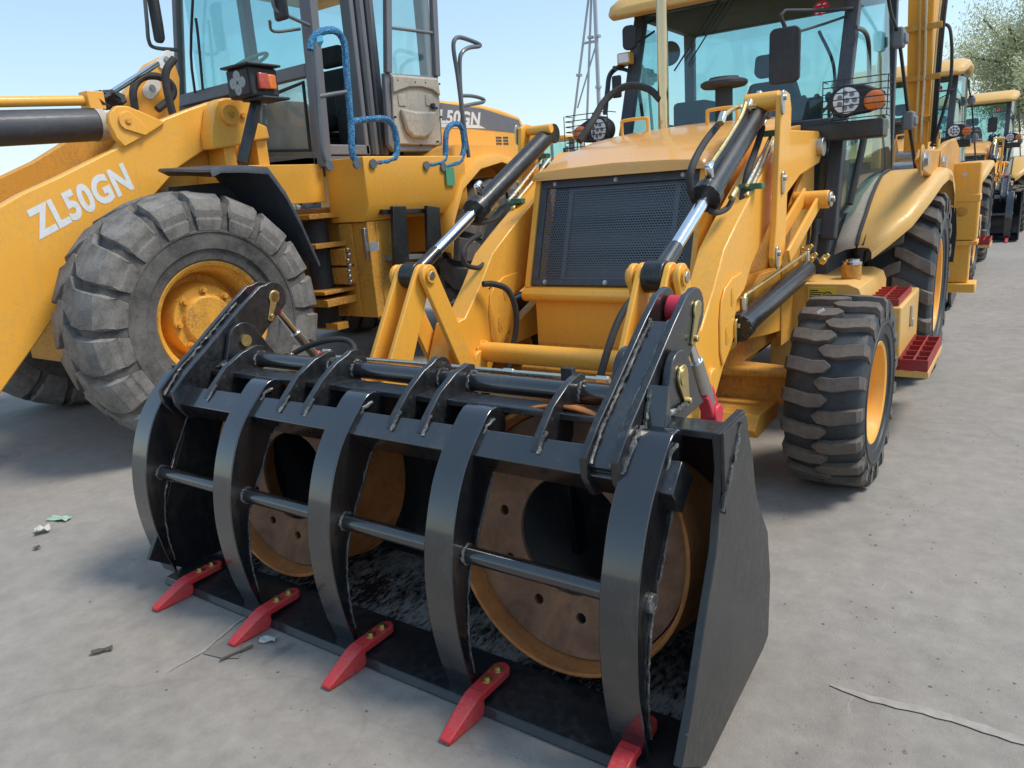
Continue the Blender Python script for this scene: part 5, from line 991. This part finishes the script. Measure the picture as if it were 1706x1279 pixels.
# engine hood and rear fender
XH = -3.12
HP = S(XH, (728, 166), (790, 171), (835, 182), (866, 194), (876, 215), (888, 265), (900, 330), (905, 400), (728, 400))
HD = obj('engine_hood', MB().prism(HP, XH - 1.7, XH), 'yellow', WLD, .03)
bandp = S(XH, (733, 171), (803, 181), (864, 200), (871, 222), (777, 213), (733, 206)); obj('hood_band', MB().prism(bandp, XH + .001, XH + .004), 'slate', HD)
vs_, fs_ = txt_mesh('ZL50GN', 1.0, .04, 0, 1.06); tx = [v[0] for v in vs_]; hcap = max(v[1] for v in vs_); x0_, x1_ = min(tx), max(tx)
B0, B1, BT = (np.array(S(XH, p)[0]) for p in ((712, 203), (798, 208), (714, 180)))
V3 = []
for v in vs_:
    q = B0 + (B1 - B0) * (v[0] - x0_) / (x1_ - x0_) + (BT - B0) * v[1] / hcap; V3.append((XH + .006, q[0], q[1]))
obj('hood_lettering', MB().add(V3, fs_), 'white', HD)
obj('hood_swoosh', MB().prism(S(XH, (733, 206), (797, 208), (808, 214), (733, 212)), XH + .0045, XH + .006), 'white', HD)
for k in range(13):
    for c_ in (0, 1):
        a = Vx(826 + k * .35 + c_ * 12, 227.5 + k * 5.1, XH); b2 = Vx(835 + k * .35 + c_ * 11, 229.5 + k * 5.1, XH); obj('louvre', MB().box(XH + .001, XH + .005, a.y, b2.y, a.z - .018, a.z), 'slate_dark', HD)
prof = [(5.50, 1.05), (5.58, 1.40), (5.75, 1.68), (6.05, 1.86), (6.42, 1.92), (6.8, 1.84), (7.1, 1.66)]
obj('rear_fender', MB().sheet([[(-3.2, y, z), (-2.8, y, z), (-2.70, y, z - .02), (-2.68, y, z - .08)] for y, z in prof], .02, (0, 0, -1)), 'yellow', WLD, 0, 50)
obj('fender_fill', MB().prism([(5.5, 1.05), (5.58, 1.38), (5.75, 1.66), (6.05, 1.84), (6.42, 1.90), (6.8, 1.82), (7.1, 1.64), (7.1, 2.0), (5.9, 2.0), (5.5, 1.8)], -3.20, -2.86), 'yellow', HD)
q = Vx(750, 290, -2.70); obj('green_tag', MB().box(-2.71, -2.698, q.y - .06, q.y + .06, q.z - .10, q.z + .06), 'green_label', WLD)
obj('rear_frame', MB().box(-4.5, -3.2, 4.6, 7.6, .55, 1.5), 'yellow_shop', WLD, .01); obj('counterweight', MB().box(-5.0, -2.95, 7.5, 8.2, .75, 1.7), 'yellow', WLD, .06)
# ================================================================== other machines, mast, tree, litter
def place_copy(src, loc, label, rz=0.0, drop=(), group=None):
    c = src.copy(); col.objects.link(c)
    for ch in src.children:
        if not any(ch.name.startswith(d) for d in drop): copy_tree(ch, c)
    c.location = loc; c.rotation_euler.z = rz; c['label'] = label
    if group: c['group'] = group
    return c
BH['group'] = 'backhoe loaders in a line'; WLD['group'] = 'wheel loaders'
place_copy(BH, (-.03, 12.0, 0), 'yellow backhoe loader directly behind the front one, mostly hidden, rounded roof showing at right', 0, ('digging_boom', 'kingpost', 'stabiliser'), group='backhoe loaders in a line')
place_copy(BH, (.42, 19.6, 0), 'distant yellow backhoe loader at the right edge with black bucket on the ground', 0, ('digging_boom', 'kingpost'), group='backhoe loaders in a line')
place_copy(WLD, (-18.5, 17.5, 0), 'yellow wheel loader behind the big one, small and mostly hidden at far left', 0, group='wheel loaders')
place_copy(WLD, (ony(925, 330, 30)[0], 30, 0), 'distant yellow wheel loader seen small between the loader hood and the backhoe', 0, group='wheel loaders')
# slender guyed mast of pipes
mb0 = Vy(975, 215, 34); MS = thing('pipe_mast', (mb0.x, 34, 0), 'tall thin mast of grey pipes rising behind the machines', 'mast')
def MP(px, py): return Vy(px, py, 34)
for a, b2, r in (((955, 205), (984, -30), .06), ((978, 200), (986, -30), .06), ((999, 205), (990, -30), .10)): obj('mast_pipe', MB().tube(MP(*b2), Vector((MP(*a).x, 34, 0)) if False else MP(*a), r, n=8), 'mast_grey', MS)
obj('mast_brace', MB().tube(MP(971, 72), MP(996, 68), .06, n=6), 'mast_grey', MS); obj('mast_brace', MB().tube(MP(962, 180), MP(992, 78), .04, n=6), 'mast_grey', MS)
obj('mast_pipe', MB().tube(MP(955, 203), Vector((MP(955, 205).x - .1, 34, 0)), .06, n=6), 'mast_grey', MS); obj('mast_pipe', MB().tube(MP(999, 203), Vector((MP(999, 205).x, 34, 0)), .10, n=6), 'mast_grey', MS)
for p in ((996, 60), (997, 145), (984, 62), (965, 125)): obj('pipe_coupler', MB().tube(MP(p[0], p[1] - 2), MP(p[0], p[1] + 2), .16, n=8), 'mast_grey', MS)
# pale spring trees beyond the yard, distance haze put into the leaf colour
def leafy(name, c, H_, Rr, n, label, seed):
    rnd_ = random.Random(seed); c = Vector(c); t = thing(name, c, label, 'tree', 'trees beyond the yard')
    m = MB(); m.path([c, c + Vector((.1, 0, H_ * .25)), c + Vector((0, .1, H_ * .5))], .22, n=8, sub=3)
    tips = []
    for k in range(26):
        a = rnd_.uniform(0, 6.28); r = Rr * rnd_.uniform(.3, 1); h = H_ * rnd_.uniform(.5, .98); st = c + Vector((0, 0, H_ * rnd_.uniform(.12, .45))); en = c + Vector((r * math.cos(a), r * math.sin(a), h * (1 - .25 * (r / Rr) ** 2)))
        m.path([st, st.lerp(en, .5) + Vector((rnd_.uniform(-.3, .3), rnd_.uniform(-.3, .3), .4)), en], .06, n=5, sub=3); tips.append((st, en))
    obj('trunk', m, 'bark', t)
    m = MB()
    for k in range(n):
        st, en = tips[rnd_.randrange(len(tips))]; p = st.lerp(en, rnd_.uniform(.35, 1.08)) + Vector((rnd_.gauss(0, .45), rnd_.gauss(0, .45), rnd_.gauss(0, .5)))
        d = Vector((rnd_.uniform(-1, 1), rnd_.uniform(-1, 1), rnd_.uniform(-1.6, .4))).normalized() * rnd_.uniform(.07, .15); w = d.orthogonal().normalized() * rnd_.uniform(.015, .035)
        m.add([p - w, p + w, p + d + w * .3, p + d - w * .3], [(0, 1, 2, 3)])
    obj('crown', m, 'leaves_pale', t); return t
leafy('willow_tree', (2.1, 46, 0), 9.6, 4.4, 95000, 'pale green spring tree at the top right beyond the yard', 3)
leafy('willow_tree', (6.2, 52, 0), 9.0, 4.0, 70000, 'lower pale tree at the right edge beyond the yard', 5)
# litter and marks
def scrap(name, px, py, w, l, mat, label, cat, ang, curl=.01, group=None):
    c = Vz(px, py, 0); e1 = Vector((math.cos(ang), math.sin(ang), 0)); e2 = Vector((-e1.y, e1.x, 0)); rows = []
    for i in range(6):
        rows.append([c + e1 * l * (i / 5 - .5) + e2 * w * (j / 3 - .5) * (1 + .25 * random.uniform(-1, 1)) + Vector((0, 0, .006 + curl * random.uniform(0, 1))) for j in range(4)])
    o = obj(name, MB().sheet(rows, .0015), mat); finish(o, label, cat, group)
scrap('wrapper', 100, 866, .045, .13, 'wrapper', 'small green plastic wrapper lying on the concrete at left', 'wrapper', .35)
scrap('paper_scrap', 72, 887, .06, .07, 'paper', 'crumpled pale paper scrap beside the green wrapper', 'paper', 1.2, .03)
scrap('paper_scrap', 447, 1069, .03, .06, 'paper', 'torn white paper scrap on the ground by the second red tooth', 'paper', .6, .01)
scrap('leaf', 171, 1087, .02, .07, 'leaf', 'dark dry leaf on the concrete at lower left', 'leaf', 1.0, .012)
scrap('leaf', 63, 915, .025, .03, 'leaf', 'small dark leaf below the paper scrap', 'leaf', .2, .012)
scrap('twig', 395, 1090, .012, .12, 'leaf', 'thin dark strip lying beside the second red tooth', 'strip', 1.3, .004)
def mark(name, pts, z, mat):
    o = obj(name, MB().add([tuple(Vz(*p, 0).xy) + (z,) for p in pts], [tuple(range(len(pts)))]), mat); o['kind'] = 'structure'; return o
def stripe(name, pts, w, z, mat):
    rows = []
    P = [Vz(*p, 0) for p in pts]; Q = []
    for a, b2 in zip(P[:-1], P[1:]):
        k = max(2, int((b2 - a).length / .03))
        for i in range(k): Q.append(a.lerp(b2, i / k))
    Q.append(P[-1])
    for i, p in enumerate(Q):
        d = (Q[min(i + 1, len(Q) - 1)] - Q[max(i - 1, 0)]).normalized(); n = Vector((-d.y, d.x, 0)); f_ = min(1, i / 4 + .15, (len(Q) - 1 - i) / 4 + .15); rows.append([p - n * w * f_ * random.uniform(.35, .65) + Vector((0, 0, z)), p + n * w * f_ * random.uniform(.35, .65) + Vector((0, 0, z))])
    o = obj(name, MB().sheet(rows), mat); o['kind'] = 'structure'
stripe('worn_paint_line', [(1383, 1142), (1450, 1165), (1560, 1190), (1640, 1215), (1760, 1256)], .035, .004, 'paint_worn')
stripe('pale_crack', [(278, 1122), (340, 1085), (392, 1040), (440, 1010)], .012, .004, 'paint_worn')
mark('dark_patch', [(338, 1090), (352, 1080), (395, 1058), (412, 1050), (405, 1075), (398, 1098), (372, 1098)], .004, 'ground_dark')  # flat patch, a little darker than the concrete around it

# loose grit on the concrete
gm = MB(); gr_ = random.Random(11)
for k in range(2600):
    d_ = gr_.random() ** 1.6 * 11 + .9; a_ = gr_.uniform(-1.05, .32); x, y = CAM[0] + d_ * math.sin(a_), d_ * math.cos(a_)
    if abs(x) < 1.3 and y > 1.4: continue
    r_ = gr_.uniform(.0015, .0045) * (1.8 if gr_.random() < .06 else 1) * (1 + d_ * .06); h_ = r_ * gr_.uniform(.5, .9); t_ = gr_.uniform(0, 6.28); pts = []
    for i in range(5): q = t_ + i * 1.2566 + gr_.uniform(-.3, .3); pts.append((x + r_ * math.cos(q) * gr_.uniform(.7, 1.3), y + r_ * math.sin(q), 0.0005))
    gm.add(pts + [(x + gr_.uniform(-.3, .3) * r_, y, h_)], [(i, (i + 1) % 5, 5) for i in range(5)])
o = obj('loose_grit', gm, 'grit'); finish(o, 'loose grit and small stones scattered on the concrete', 'grit', None, 'stuff')
